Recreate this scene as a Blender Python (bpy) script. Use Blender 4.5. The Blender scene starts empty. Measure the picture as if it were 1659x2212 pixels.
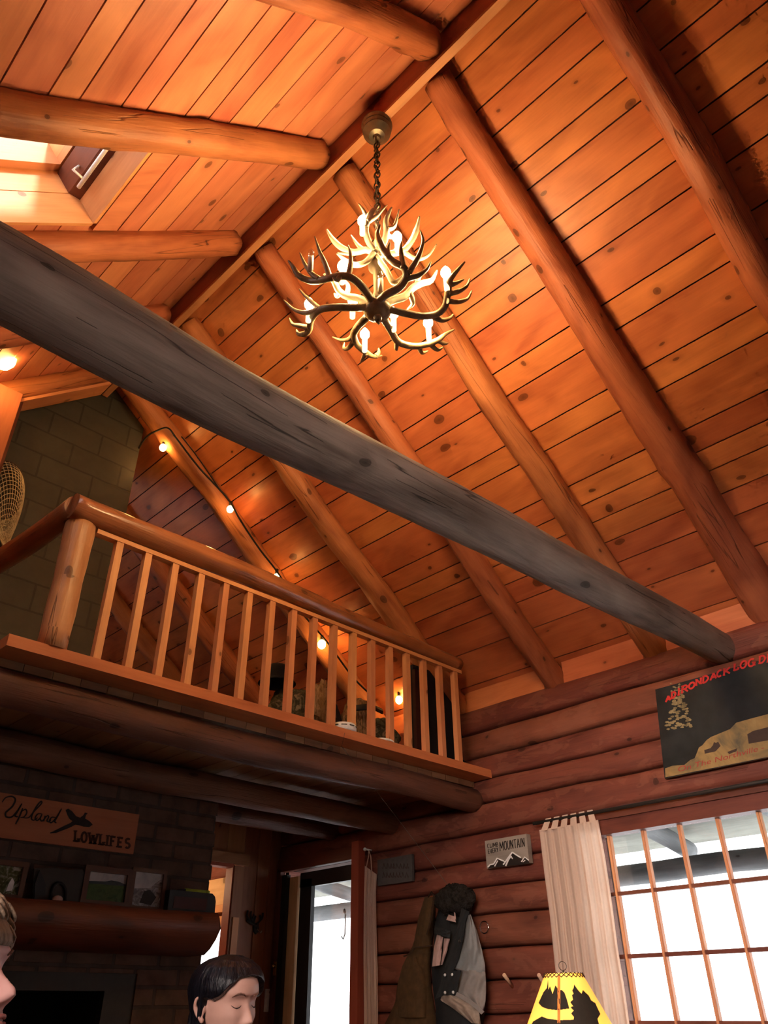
import bpy, bmesh, math, random
from math import sin, cos, pi, sqrt, radians, atan2
from mathutils import Vector, Matrix, noise
V = Vector
random.seed(7)
SC = bpy.context.scene
COL = SC.collection

# ---------------------------------------------------------------- camera of the photograph
EYE = 1.15                                  # lens height above the floor (m)
F, CX, CY = 1660.0, 829.5, 1106.0
M = Matrix(((0.7120941780790787, -0.7020430042405772, -0.007582990356456919),
            (0.3771815422720609, 0.3916467112812429, -0.8392537981515821),
            (0.5921621110094355, 0.5947675795968131, 0.5436870060479628)))
MT = M.transposed()
O = V((0, 0, EYE))
def ray(px, py): return MT @ V(((px - CX) / F, (py - CY) / F, 1.0))
def atX(px, py, X): d = ray(px, py); return O + d * (X / d.x)
def atY(px, py, Y): d = ray(px, py); return O + d * (Y / d.y)
def atZ(px, py, Z): d = ray(px, py); return O + d * ((Z - EYE) / d.z)
def atD(px, py, D): return O + ray(px, py) * D
def atP(px, py, n, k):
    d = ray(px, py); return O + d * ((k - n.dot(O)) / n.dot(d))
cam = bpy.data.cameras.new('camera')
cam.sensor_fit = 'HORIZONTAL'; cam.sensor_width = 36.0
cam.lens = 36.0 * F / 1659.0
cam.clip_start = 0.02
co = bpy.data.objects.new('camera', cam); COL.objects.link(co)
R3 = Matrix((M[0], -V(M[1]), -V(M[2]))).transposed()
co.matrix_world = Matrix.Translation(O) @ R3.to_4x4()
SC.camera = co

# ---------------------------------------------------------------- materials
MATS = {}
def newmat(name):
    m = bpy.data.materials.new(name); m.use_nodes = True
    nt = m.node_tree; b = nt.nodes['Principled BSDF']
    MATS[name] = m
    return m, nt, b
def N(nt, typ, **kw):
    n = nt.nodes.new(typ)
    for k, v in kw.items(): setattr(n, k, v)
    return n
def math_(nt, op, a, b=None, c=None, clamp=False):
    n = N(nt, 'ShaderNodeMath', operation=op); n.use_clamp = clamp
    for i, x in enumerate((a, b, c)):
        if x is None: continue
        if isinstance(x, (int, float)): n.inputs[i].default_value = x
        else: nt.links.new(x, n.inputs[i])
    return n.outputs[0]
def comb(nt, x, y, z):
    n = N(nt, 'ShaderNodeCombineXYZ')
    for i, q in enumerate((x, y, z)):
        if isinstance(q, (int, float)): n.inputs[i].default_value = q
        else: nt.links.new(q, n.inputs[i])
    return n.outputs[0]
def ramp(nt, fac, stops):
    n = N(nt, 'ShaderNodeValToRGB'); e = n.color_ramp.elements
    while len(e) < len(stops): e.new(0.5)
    for i, (p, c) in enumerate(stops):
        e[i].position = p; e[i].color = (*c, 1) if len(c) == 3 else c
    nt.links.new(fac, n.inputs[0]); return n.outputs[0]
def mixc(nt, fac, a, b, mode='MIX'):
    n = N(nt, 'ShaderNodeMix', data_type='RGBA', blend_type=mode)
    for s, x in ((0, fac), (6, a), (7, b)):
        if isinstance(x, (int, float)): n.inputs[s].default_value = x
        elif isinstance(x, tuple): n.inputs[s].default_value = (*x, 1)
        else: nt.links.new(x, n.inputs[s])
    return n.outputs[2]
def uvs_seed(nt):
    u = N(nt, 'ShaderNodeUVMap'); u.uv_map = 'uv'
    s = N(nt, 'ShaderNodeSeparateXYZ'); nt.links.new(u.outputs[0], s.inputs[0])
    a = N(nt, 'ShaderNodeAttribute', attribute_name='seed')
    return s.outputs[0], s.outputs[1], a.outputs['Fac']
def noise_(nt, vec, scale, detail=4, rough=.55, dist=0.0):
    n = N(nt, 'ShaderNodeTexNoise'); n.inputs['Scale'].default_value = scale
    n.inputs['Detail'].default_value = detail; n.inputs['Roughness'].default_value = rough
    n.inputs['Distortion'].default_value = dist
    nt.links.new(vec, n.inputs['Vector']); return n.outputs['Fac']
def wood(name, dark, light, rough=.5, spec=.3, knots=1.0, amp=.35, bump=.25, gu=1.0, gv=13., stain=None, knotcol=None, coat=0, crack=0, fine=1.):
    m, nt, b = newmat(name)
    u, v, s = uvs_seed(nt)
    s1 = math_(nt, 'MULTIPLY', s, 37.3); s2 = math_(nt, 'MULTIPLY', s, 91.7)
    g1 = noise_(nt, comb(nt, math_(nt, 'MULTIPLY', u, gu), math_(nt, 'MULTIPLY', v, gv), s1), 1.5, 4, .6, .7)
    g2 = noise_(nt, comb(nt, math_(nt, 'MULTIPLY', u, 1.3), math_(nt, 'MULTIPLY', v, 3.2), s2), 1.3, 2, .5, 1.1)
    g3 = noise_(nt, comb(nt, math_(nt, 'MULTIPLY', u, 6), math_(nt, 'MULTIPLY', v, 90), s1), 1.2, 1, .6)
    f = math_(nt, 'ADD', math_(nt, 'MULTIPLY', g1, .36 * fine), math_(nt, 'ADD', math_(nt, 'MULTIPLY', g2, .90 - .36 * fine), math_(nt, 'MULTIPLY', g3, .10)))
    mid = tuple(a * .45 + c * .55 for a, c in zip(dark, light))
    col = ramp(nt, f, [(.36 - .06 / max(fine, .5), dark), (.5, mid), (.63 + .06 / max(fine, .5), light)])
    wn = N(nt, 'ShaderNodeTexWhiteNoise', noise_dimensions='1D'); nt.links.new(s1, wn.inputs['W'])
    hs = N(nt, 'ShaderNodeHueSaturation'); nt.links.new(col, hs.inputs['Color'])
    nt.links.new(math_(nt, 'ADD', math_(nt, 'MULTIPLY', wn.outputs['Value'], amp), 1 - amp / 2), hs.inputs['Value'])
    nt.links.new(math_(nt, 'ADD', math_(nt, 'MULTIPLY', wn.outputs['Value'], .014), .490), hs.inputs['Hue'])
    col = hs.outputs[0]
    h = math_(nt, 'ADD', math_(nt, 'MULTIPLY', g1, .6), math_(nt, 'MULTIPLY', g3, .4))
    if knots:
        wob = math_(nt, 'MULTIPLY', math_(nt, 'SUBTRACT', g2, .5), .5)
        vo = N(nt, 'ShaderNodeTexVoronoi', voronoi_dimensions='2D', feature='F1'); vo.inputs['Scale'].default_value = 1
        nt.links.new(comb(nt, math_(nt, 'MULTIPLY', u, 2.6), math_(nt, 'ADD', math_(nt, 'MULTIPLY', v, 4.0), wob), math_(nt, 'MULTIPLY', s, 17)), vo.inputs['Vector'])
        sc = N(nt, 'ShaderNodeSeparateColor'); nt.links.new(vo.outputs['Color'], sc.inputs[0])
        on = math_(nt, 'GREATER_THAN', sc.outputs[0], 1 - .5 * min(knots, 1.9))
        size = math_(nt, 'ADD', math_(nt, 'MULTIPLY', math_(nt, 'POWER', sc.outputs[1], 2.5), .10), .035)
        dd = math_(nt, 'DIVIDE', vo.outputs['Distance'], size)
        k = ramp(nt, dd, [(.0, (1, 1, 1)), (.6, (.85, .85, .85)), (.8, (.9, .9, .9)), (1, (0, 0, 0))])
        halo = ramp(nt, math_(nt, 'MULTIPLY', dd, .4), [(.0, (.4, .4, .4)), (1, (0, 0, 0))])
        kk = math_(nt, 'MULTIPLY', math_(nt, 'MAXIMUM', k, halo), on)
        kc = knotcol or tuple(x * .22 for x in dark)
        col = mixc(nt, math_(nt, 'MULTIPLY', kk, .85), col, kc)
    if crack:
        cr = noise_(nt, comb(nt, math_(nt, 'MULTIPLY', u, .55), math_(nt, 'MULTIPLY', v, 14), s2), 1.5, 1, .5, .0)
        line = ramp(nt, math_(nt, 'ABSOLUTE', math_(nt, 'SUBTRACT', cr, .5)), [(.0, (1, 1, 1)), (.006, (.6, .6, .6)), (.014, (0, 0, 0))])
        brk = noise_(nt, comb(nt, math_(nt, 'MULTIPLY', u, .7), math_(nt, 'MULTIPLY', v, 3), s1), 1.7, 1)
        line = math_(nt, 'MULTIPLY', line, math_(nt, 'GREATER_THAN', brk, .56))
        col = mixc(nt, math_(nt, 'MULTIPLY', line, crack), col, tuple(x * .2 for x in dark))
        h = math_(nt, 'SUBTRACT', h, math_(nt, 'MULTIPLY', line, .8))
    if stain:
        p = noise_(nt, comb(nt, math_(nt, 'MULTIPLY', u, 2.2), math_(nt, 'MULTIPLY', v, 5), s2), 1.8, 4, .6, .5)
        pf = ramp(nt, p, [(.53, (0, 0, 0)), (.57, (1, 1, 1))])
        col = mixc(nt, math_(nt, 'MULTIPLY', pf, .4), col, stain)
    nt.links.new(col, b.inputs['Base Color'])
    b.inputs['Roughness'].default_value = rough; b.inputs['Specular IOR Level'].default_value = spec
    if coat: b.inputs['Coat Weight'].default_value = coat; b.inputs['Coat Roughness'].default_value = .15
    if bump:
        bp = N(nt, 'ShaderNodeBump'); bp.inputs['Strength'].default_value = bump; bp.inputs['Distance'].default_value = .01
        nt.links.new(h, bp.inputs['Height']); nt.links.new(bp.outputs[0], b.inputs['Normal'])
    return m
def plain(name, c, rough=.6, metal=0, spec=.3, emit=0, ecol=None, var=.12, vs=30, bump=0, trans=0):
    m, nt, b = newmat(name)
    tc = N(nt, 'ShaderNodeTexCoord')
    n = noise_(nt, tc.outputs['Object'], vs, 4)
    col = ramp(nt, n, [(.3, tuple(x * (1 - var) for x in c)), (.7, tuple(min(1, x * (1 + var)) for x in c))])
    nt.links.new(col, b.inputs['Base Color'])
    b.inputs['Roughness'].default_value = rough; b.inputs['Metallic'].default_value = metal
    b.inputs['Specular IOR Level'].default_value = spec
    if emit:
        b.inputs['Emission Color'].default_value = (*(ecol or c), 1); b.inputs['Emission Strength'].default_value = emit
    if bump:
        bp = N(nt, 'ShaderNodeBump'); bp.inputs['Strength'].default_value = bump; bp.inputs['Distance'].default_value = .01
        nt.links.new(n, bp.inputs['Height']); nt.links.new(bp.outputs[0], b.inputs['Normal'])
    return m
def glassmat(name, tint=(1, 1, 1), gloss=.06):
    m, nt, b = newmat(name); nt.nodes.remove(b)
    out = nt.nodes['Material Output']
    t = N(nt, 'ShaderNodeBsdfTransparent'); t.inputs[0].default_value = (*tint, 1)
    g = N(nt, 'ShaderNodeBsdfGlossy'); g.inputs['Roughness'].default_value = .03
    mx = N(nt, 'ShaderNodeMixShader'); mx.inputs[0].default_value = gloss
    nt.links.new(t.outputs[0], mx.inputs[1]); nt.links.new(g.outputs[0], mx.inputs[2]); nt.links.new(mx.outputs[0], out.inputs[0])
    return m
def brickmat(name, c1, c2, mortar, bw, bh, msize, rough=.8, bump=.6, off=.5, ovar=.3):
    m, nt, b = newmat(name)
    u, v, s = uvs_seed(nt)
    br = N(nt, 'ShaderNodeTexBrick'); br.offset = off
    br.inputs['Color1'].default_value = (*c1, 1); br.inputs['Color2'].default_value = (*c2, 1); br.inputs['Mortar'].default_value = (*mortar, 1)
    br.inputs['Scale'].default_value = 1; br.inputs['Mortar Size'].default_value = msize; br.inputs['Brick Width'].default_value = bw
    br.inputs['Row Height'].default_value = bh; br.inputs['Mortar Smooth'].default_value = .2
    wv = comb(nt, u, v, 0)
    nz = N(nt, 'ShaderNodeTexNoise'); nz.inputs['Scale'].default_value = 14; nt.links.new(wv, nz.inputs['Vector'])
    mp = N(nt, 'ShaderNodeVectorMath', operation='MULTIPLY_ADD'); mp.inputs[1].default_value = (.008, .008, 0)
    nt.links.new(nz.outputs['Color'], mp.inputs[0]); nt.links.new(wv, mp.inputs[2]); nt.links.new(mp.outputs[0], br.inputs['Vector'])
    n2 = noise_(nt, wv, 9, 5, .6)
    col = mixc(nt, ovar, br.outputs['Color'], ramp(nt, n2, [(.3, (.05, .05, .05)), (.7, (1, 1, 1))]), 'OVERLAY')
    nt.links.new(col, b.inputs['Base Color']); b.inputs['Roughness'].default_value = rough; b.inputs['Specular IOR Level'].default_value = .25
    bp = N(nt, 'ShaderNodeBump'); bp.inputs['Strength'].default_value = bump; bp.inputs['Distance'].default_value = .012
    hh = math_(nt, 'ADD', math_(nt, 'MULTIPLY', br.outputs['Fac'], -1), math_(nt, 'MULTIPLY', n2, .25))
    nt.links.new(hh, bp.inputs['Height']); nt.links.new(bp.outputs[0], b.inputs['Normal'])
    return m
def patchy(name, cols, scale=6, rough=.85, bump=.4, dist=1.2, furry=False):
    """blotches of several colours: camouflage cloth, fur, photographs"""
    m, nt, b = newmat(name)
    tc = N(nt, 'ShaderNodeTexCoord'); vec = tc.outputs['Object']
    if furry:
        mp = N(nt, 'ShaderNodeMapping'); mp.inputs['Scale'].default_value = (3, 3, .7); nt.links.new(vec, mp.inputs[0]); vec = mp.outputs[0]
    n = noise_(nt, vec, scale, 5, .62, dist)
    k = len(cols)
    col = ramp(nt, n, [(.3 + .4 * i / max(1, k - 1), c) for i, c in enumerate(cols)])
    nt.links.new(col, b.inputs['Base Color']); b.inputs['Roughness'].default_value = rough; b.inputs['Specular IOR Level'].default_value = .15
    n2 = noise_(nt, vec, scale * 6, 4)
    bp = N(nt, 'ShaderNodeBump'); bp.inputs['Strength'].default_value = bump; bp.inputs['Distance'].default_value = .02
    nt.links.new(n2, bp.inputs['Height']); nt.links.new(bp.outputs[0], b.inputs['Normal'])
    return m

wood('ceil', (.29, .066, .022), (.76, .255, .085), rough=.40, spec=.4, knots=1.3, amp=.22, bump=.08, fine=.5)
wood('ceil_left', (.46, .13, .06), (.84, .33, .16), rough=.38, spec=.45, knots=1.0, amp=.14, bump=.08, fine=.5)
plain('groove', (.05, .012, .006), .9)
wood('raft', (.21, .055, .025), (.56, .20, .08), rough=.5, knots=1.5, amp=.2, bump=.5, gv=9, crack=.6)
wood('weathered', (.085, .06, .04), (.37, .295, .23), rough=.65, knots=.7, amp=.0, bump=.6, gv=10, crack=.8)
wood('logwall', (.105, .030, .018), (.26, .082, .046), rough=.55, knots=.9, amp=.3, bump=.5, gv=8, stain=(.27, .10, .06), crack=.3)
wood('loftlog', (.075, .032, .02), (.21, .092, .052), rough=.6, knots=1.0, amp=.25, bump=.6, gv=9, crack=.6)
wood('ridge', (.35, .13, .055), (.62, .27, .12), rough=.5, knots=.3, amp=.1, bump=.15)
wood('darkridge', (.22, .05, .03), (.36, .09, .055), rough=.5, knots=.2, amp=.1, bump=.15)
wood('rail', (.20, .07, .028), (.48, .18, .07), rough=.28, spec=.5, knots=1.3, amp=.2, bump=.4, gv=9, coat=.5, crack=.7)
wood('post', (.42, .17, .07), (.74, .36, .17), rough=.4, spec=.4, knots=1.2, amp=.1, bump=.4, gv=9, crack=.7)
wood('baluster', (.55, .22, .085), (.82, .38, .16), rough=.5, knots=.8, amp=.22, bump=.1, gv=18)
wood('deckboard', (.16, .075, .035), (.34, .17, .08), rough=.6, knots=.8, amp=.4, bump=.15)
wood('fascia', (.46, .13, .045), (.72, .26, .10), rough=.45, knots=.6, amp=.1, bump=.1)
wood('darktrim', (.09, .028, .016), (.21, .065, .035), rough=.5, knots=.3, amp=.3, bump=.1)
wood('redtrim', (.30, .06, .03), (.42, .10, .05), rough=.45, knots=.1, amp=.1, bump=.05)
wood('orangetrim', (.50, .20, .08), (.76, .36, .16), rough=.45, knots=.6, amp=.15, bump=.1)
wood('backboard', (.20, .08, .035), (.42, .19, .09), rough=.5, knots=.7, amp=.3, bump=.12)
wood('shaft', (.62, .24, .09), (.86, .40, .17), rough=.45, knots=.5, amp=.1, bump=.08)
wood('shaftred', (.34, .10, .05), (.5, .17, .09), rough=.45, knots=.2, amp=.1, bump=.08)
wood('mantelwood', (.055, .02, .012), (.16, .045, .024), rough=.45, knots=1.0, amp=.1, bump=.4, gv=9)
wood('signwood', (.34, .12, .045), (.50, .19, .07), rough=.55, knots=.15, amp=.05, bump=.1)
wood('framewood', (.07, .03, .018), (.13, .06, .033), rough=.5, knots=.1, amp=.3, bump=.1)
wood('graywood', (.20, .17, .14), (.36, .31, .26), rough=.7, knots=.3, amp=.15, bump=.2)
wood('porchwood', (.12, .125, .13), (.30, .31, .32), rough=.8, knots=.6, amp=.3, bump=.3)
wood('porchpale', (.20, .205, .175), (.38, .385, .33), rough=.8, knots=.2, amp=.15, bump=.1)
wood('paleknotty', (.55, .30, .13), (.85, .55, .28), rough=.45, knots=1.6, amp=.15, bump=.2)
wood('floorwood', (.16, .07, .03), (.32, .15, .07), rough=.5, knots=.5, amp=.3, bump=.1)
wood('peg', (.55, .33, .2), (.75, .5, .33), rough=.5, knots=0, amp=.1, bump=.05)
brickmat('block', (.052, .046, .037), (.06, .053, .043), (.034, .03, .024), .40, .20, .008, rough=.5, bump=.35, ovar=.12)
brickmat('brick', (.085, .055, .042), (.12, .066, .047), (.062, .045, .037), .29, .098, .011, bump=.8, ovar=.35)
plain('black', (.012, .012, .014), .5)
plain('blackcloth', (.012, .013, .018), .9, bump=.3)
plain('firebox', (.010, .010, .010), .9)
plain('steel', (.035, .03, .026), .55, metal=.3)
plain('bronze', (.16, .13, .09), .35, metal=.7, var=.25, vs=12)
plain('chainmetal', (.06, .05, .04), .4, metal=.7)
plain('brass', (.75, .5, .16), .25, metal=1)
plain('chrome', (.8, .8, .8), .15, metal=1)
plain('whiteplastic', (.80, .79, .77), .4)
plain('slotdark', (.05, .05, .05), .6)
plain('candle', (.85, .74, .55), .5, emit=2.5, ecol=(1, .74, .36))  # candle sleeves glow as well, bulb light put into their colour
plain('candle_off', (.85, .74, .62), .5)
plain('bulblit', (1, .9, .7), .3, emit=560, ecol=(1, .64, .27))
plain('stringlit', (1, .8, .5), .3, emit=80, ecol=(1, .50, .13))
glassmat('bulbclear', (.96, .93, .9), .22)
glassmat('pane', (.98, .99, 1), .05)
m, nt, b = newmat('antler')
tc = N(nt, 'ShaderNodeTexCoord'); n = noise_(nt, tc.outputs['Object'], 16, 5)
nt.links.new(ramp(nt, n, [(.3, (.17, .11, .055)), (.7, (.42, .30, .16))]), b.inputs['Base Color']); b.inputs['Roughness'].default_value = .42
bp = N(nt, 'ShaderNodeBump'); bp.inputs['Strength'].default_value = .4; bp.inputs['Distance'].default_value = .006
nt.links.new(noise_(nt, tc.outputs['Object'], 60, 3), bp.inputs['Height']); nt.links.new(bp.outputs[0], b.inputs['Normal'])
plain('antler_lit', (.74, .62, .42), .4)  # paler antler copy with bulb light painted in, for rear and upper antlers
plain('blackpaint', (.018, .012, .010), .6)
plain('burnt', (.055, .018, .008), .7)
plain('redpaint', (.62, .035, .03), .6)
plain('oldred', (.34, .05, .035), .6)
plain('whitepaint', (.8, .78, .76), .6)
plain('posterdark', (.012, .016, .018), .45, var=.5, vs=7)
patchy('posterfield', [(.04, .06, .06), (.30, .20, .08), (.42, .28, .11)], 3.5, rough=.5, bump=0)
patchy('postertree', [(.09, .08, .05), (.25, .20, .10), (.40, .32, .17)], 14, rough=.5, bump=0)
plain('posteredge', (.36, .22, .10), .5)
plain('posterbrown', (.05, .03, .022), .6)
plain('curtain', (.92, .70, .56), .85, var=.05, vs=60, bump=.1)
m = MATS['curtain']; nt = m.node_tree; b = nt.nodes['Principled BSDF']; tr = N(nt, 'ShaderNodeBsdfTranslucent'); tr.inputs[0].default_value = (.85, .66, .52, 1)
mx = N(nt, 'ShaderNodeMixShader'); mx.inputs[0].default_value = .45; nt.links.new(b.outputs[0], mx.inputs[1]); nt.links.new(tr.outputs[0], mx.inputs[2]); nt.links.new(mx.outputs[0], nt.nodes['Material Output'].inputs[0])
plain('coatbrown', (.075, .038, .014), .9, var=.25, vs=25, bump=.25)
plain('seam', (.035, .016, .007), .9)
plain('jacketgray', (.26, .27, .27), .85, var=.08, vs=30, bump=.2)
plain('jacketlight', (.30, .27, .25), .85, var=.08, vs=30, bump=.2)
plain('jacketblack', (.018, .019, .02), .85, bump=.2)
plain('jacketpink', (.50, .33, .29), .85, bump=.2)
plain('jackethem', (.36, .28, .22), .85, var=.2, bump=.3)
patchy('furdark', [(.006, .005, .005), (.03, .024, .02), (.05, .045, .04)], 25, bump=1, furry=False)
patchy('camo', [(.03, .032, .018), (.14, .13, .08), (.04, .04, .028), (.26, .22, .14), (.02, .02, .015)], 9, bump=.6)
patchy('fur', [(.07, .04, .02), (.32, .2, .1), (.48, .32, .18), (.14, .085, .045)], 7, bump=1.0, furry=True)
plain('maroon', (.05, .014, .014), .6)
plain('skin_f', (.60, .34, .27), .5, var=.06, vs=18, spec=.35)
plain('skin_m', (.72, .40, .36), .5, var=.06, vs=18, spec=.35)
plain('lips', (.45, .16, .14), .45)
plain('lash', (.02, .012, .01), .7)
plain('brow', (.22, .11, .08), .8)
plain('shirt_f', (.03, .03, .035), .85, bump=.2)
plain('shirt_m', (.10, .11, .13), .85, bump=.2)
plain('trousers', (.03, .035, .05), .85, bump=.2)
def hairmat(name, c1, c2, rough=.35):
    m, nt, b = newmat(name)
    u, v, s = uvs_seed(nt)
    n = noise_(nt, comb(nt, math_(nt, 'MULTIPLY', u, 90), math_(nt, 'MULTIPLY', v, 3), 0), 1.0, 5, .6, .2)
    nt.links.new(ramp(nt, n, [(.3, c1), (.7, c2)]), b.inputs['Base Color']); b.inputs['Roughness'].default_value = rough
    b.inputs['Specular IOR Level'].default_value = .4
    bp = N(nt, 'ShaderNodeBump'); bp.inputs['Strength'].default_value = .7; bp.inputs['Distance'].default_value = .006
    nt.links.new(n, bp.inputs['Height']); nt.links.new(bp.outputs[0], b.inputs['Normal'])
hairmat('hair_f', (.0025, .0025, .0045), (.008, .008, .013), .3)
hairmat('hair_m', (.13, .085, .05), (.34, .25, .17), .6)
plain('net', (.62, .50, .33), .8)
plain('hoop', (.06, .035, .02), .5)
plain('lime', (.42, .52, .06), .4)
patchy('photo_sky', [(.30, .32, .34), (.5, .5, .5)], 10, rough=.3, bump=0)
patchy('photo_green', [(.03, .07, .025), (.07, .11, .04), (.02, .035, .015)], 22, rough=.3, bump=0)
plain('photo_hill', (.03, .045, .05), .3)
patchy('photo_winter', [(.03, .025, .025), (.22, .2, .2), (.5, .5, .5)], 18, rough=.3, bump=0, dist=2.5)
patchy('photo_deer', [(.02, .03, .012), (.10, .11, .05), (.5, .48, .42)], 20, rough=.3, bump=0, dist=2)
plain('shade', (.85, .55, .12), .7, emit=1.05, ecol=(1, .41, .035), var=.15, vs=9)
plain('shadered', (.6, .16, .03), .7, emit=.5, ecol=(1, .16, .015))
plain('shadeblack', (.02, .014, .008), .8)
plain('lacing', (.03, .012, .006), .8)
plain('lampwood', (.12, .06, .03), .5)
plain('cordblack', (.02, .015, .012), .6)
plain('graydark', (.085, .075, .07), .7)
plain('twine', (.22, .17, .13), .7)
plain('ground', (.8, .8, .8), .9)

# ---------------------------------------------------------------- mesh building
class MB:
    def __init__(s): s.v = []; s.f = []; s.uv = []; s.sd = []; s.mi = []; s.sm = []
    def face(s, idx, uv, seed=0., mi=0, smooth=False):
        s.f.append(tuple(idx)); s.uv.append([tuple(q) for q in uv]); s.sd.append(seed); s.mi.append(mi); s.sm.append(smooth)
    def box(s, c, size, rot=None, axis=None, seed=None, mi=0, taper=None):
        """box about c; grain runs along the longest (or given) axis"""
        c = V(c); size = V(size); seed = random.random() if seed is None else seed
        ax = max(range(3), key=lambda i: size[i]) if axis is None else axis
        n0 = len(s.v); h = size / 2
        for x in (-1, 1):
            for y in (-1, 1):
                for z in (-1, 1):
                    p = V((x * h.x, y * h.y, z * h.z))
                    if rot is not None: p = rot @ p
                    s.v.append(c + p)
        loc = [V((x * h.x, y * h.y, z * h.z)) for x in (-1, 1) for y in (-1, 1) for z in (-1, 1)]
        for q, nax in (((0, 1, 3, 2), 0), ((4, 6, 7, 5), 0), ((0, 4, 5, 1), 1), ((2, 3, 7, 6), 1), ((0, 2, 6, 4), 2), ((1, 5, 7, 3), 2)):
            oth = [i for i in range(3) if i != nax]
            if ax in oth: ua = ax; va = [i for i in oth if i != ax][0]
            else: ua, va = oth
            off = seed * 7.3
            s.face([n0 + i for i in q], [(loc[i][ua] + off, loc[i][va] + nax * .31 + off) for i in q], seed, mi)
        return s
    def tube(s, pts, rad, n=12, seed=None, mi=0, caps=True, wob=0., wf=3., up=None, flat=1., knobs=()):
        """swept tube through pts with radius rad (number or list)"""
        seed = random.random() if seed is None else seed
        pts = [V(p) for p in pts]; L = len(pts)
        if not hasattr(rad, '__len__'): rad = [rad] * L
        t0 = (pts[1] - pts[0]).normalized()
        ref = V(up) if up is not None else (V((0, 0, 1)) if abs(t0.z) < .9 else V((1, 0, 0)))
        a = (ref - t0 * ref.dot(t0)).normalized()
        n0 = len(s.v); ul = 0.; us = []
        for i, p in enumerate(pts):
            t = (pts[min(i + 1, L - 1)] - pts[max(i - 1, 0)])
            t = t.normalized() if t.length > 1e-9 else t0
            a = (a - t * a.dot(t)); a = a.normalized() if a.length > 1e-6 else t.orthogonal().normalized()
            b = t.cross(a)
            if i: ul += (p - pts[i - 1]).length
            us.append(ul)
            for j in range(n):
                th = 2 * pi * j / n
                d = a * cos(th) + b * sin(th) * flat
                r = rad[i]
                if wob: r *= 1 + wob * noise.noise(V((ul * wf, cos(th) * 1.3 + seed * 50, sin(th) * 1.3))) + wob * .5 * noise.noise(V((ul * wf * 3.1, cos(th) * 3 + seed * 50, sin(th) * 3)))
                for ku, kt, kh in knobs:
                    if abs(ul - ku) < .2: r *= 1 + kh * math.exp(-((ul - ku) / .06) ** 2) * math.exp(-(1 - cos(th - kt)) * 7)
                s.v.append(p + d * r)
        for i in range(L - 1):
            for j in range(n):
                k = (j + 1) % n; r = max(rad[i], rad[i + 1], .004)
                q = (n0 + i * n + j, n0 + i * n + k, n0 + (i + 1) * n + k, n0 + (i + 1) * n + j)
                w = 2 * pi * r / n; o = seed * 7.3
                s.face(q, [(us[i] + o, j * w + o), (us[i] + o, (j + 1) * w + o), (us[i + 1] + o, (j + 1) * w + o), (us[i + 1] + o, j * w + o)], seed, mi, True)
        if caps:
            for base, rev, i in ((n0, True, 0), (n0 + (L - 1) * n, False, L - 1)):
                idx = [base + j for j in range(n)]
                if rev: idx = idx[::-1]
                s.face(idx, [((s.v[q] - pts[i]).dot(a) * .3, (s.v[q] - pts[i]).dot(b if L > 1 else a)) for q in idx], seed, mi)
        return s
    def grid(s, fn, nu, nv, uvf=None, seed=0., mi=0, smooth=True, closed=False):
        n0 = len(s.v); mu = nu if closed else nu + 1
        for i in range(mu):
            for j in range(nv + 1):
                s.v.append(V(fn(i / nu, j / nv)))
        g = lambda i, j: n0 + (i % mu) * (nv + 1) + j
        for i in range(nu):
            for j in range(nv):
                q = (g(i, j), g(i + 1, j), g(i + 1, j + 1), g(i, j + 1))
                uu = [(i / nu, j / nv), ((i + 1) / nu, j / nv), ((i + 1) / nu, (j + 1) / nv), (i / nu, (j + 1) / nv)]
                s.face(q, [uvf(*x) if uvf else x for x in uu], seed, mi, smooth)
        return s
    def lathe(s, prof, c, n=24, mi=0, axis=None, smooth=True):
        """prof: list of (radius, height) about axis through c"""
        c = V(c); ax = V(axis).normalized() if axis is not None else V((0, 0, 1))
        a = ax.orthogonal().normalized(); b = ax.cross(a); P = len(prof)
        fn = lambda i, j: c + ax * prof[min(P - 1, round(j * (P - 1)))][1] + (a * cos(2 * pi * i) + b * sin(2 * pi * i)) * prof[min(P - 1, round(j * (P - 1)))][0]
        return s.grid(fn, n, P - 1, mi=mi, smooth=smooth, closed=True)
    def prism(s, poly, d, seed=None, mi=0, mi_side=None, uv=None):
        """poly: 3-D points of one face, d: extrusion vector"""
        seed = random.random() if seed is None else seed
        poly = [V(p) for p in poly]; d = V(d); n0 = len(s.v); k = len(poly)
        ua = (poly[1] - poly[0]).normalized(); nn = d.normalized() if d.length > 0 else V((1, 0, 0)); va = nn.cross(ua)
        f = uv or (lambda p: ((p - poly[0]).dot(ua), (p - poly[0]).dot(va)))
        s.v += poly; s.v += [p + d for p in poly]
        s.face([n0 + i for i in range(k)][::-1], [f(p) for p in poly][::-1], seed, mi)
        s.face([n0 + k + i for i in range(k)], [f(p) for p in poly], seed, mi)
        ms = mi if mi_side is None else mi_side
        for i in range(k):
            j = (i + 1) % k; L = (poly[j] - poly[i]).length
            s.face((n0 + i, n0 + j, n0 + k + j, n0 + k + i), [(0, 0), (L, 0), (L, d.length), (0, d.length)], seed, ms)
        return s
    def sphere(s, c, r, n=16, m=10, mi=0, sq=(1, 1, 1), rot=None):
        c = V(c)
        def fn(i, j):
            th = pi * j; p = V((sin(th) * cos(2 * pi * i) * sq[0], sin(th) * sin(2 * pi * i) * sq[1], cos(th) * sq[2])) * r
            return c + (rot @ p if rot is not None else p)
        return s.grid(fn, n, m, mi=mi, closed=True)
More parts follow.
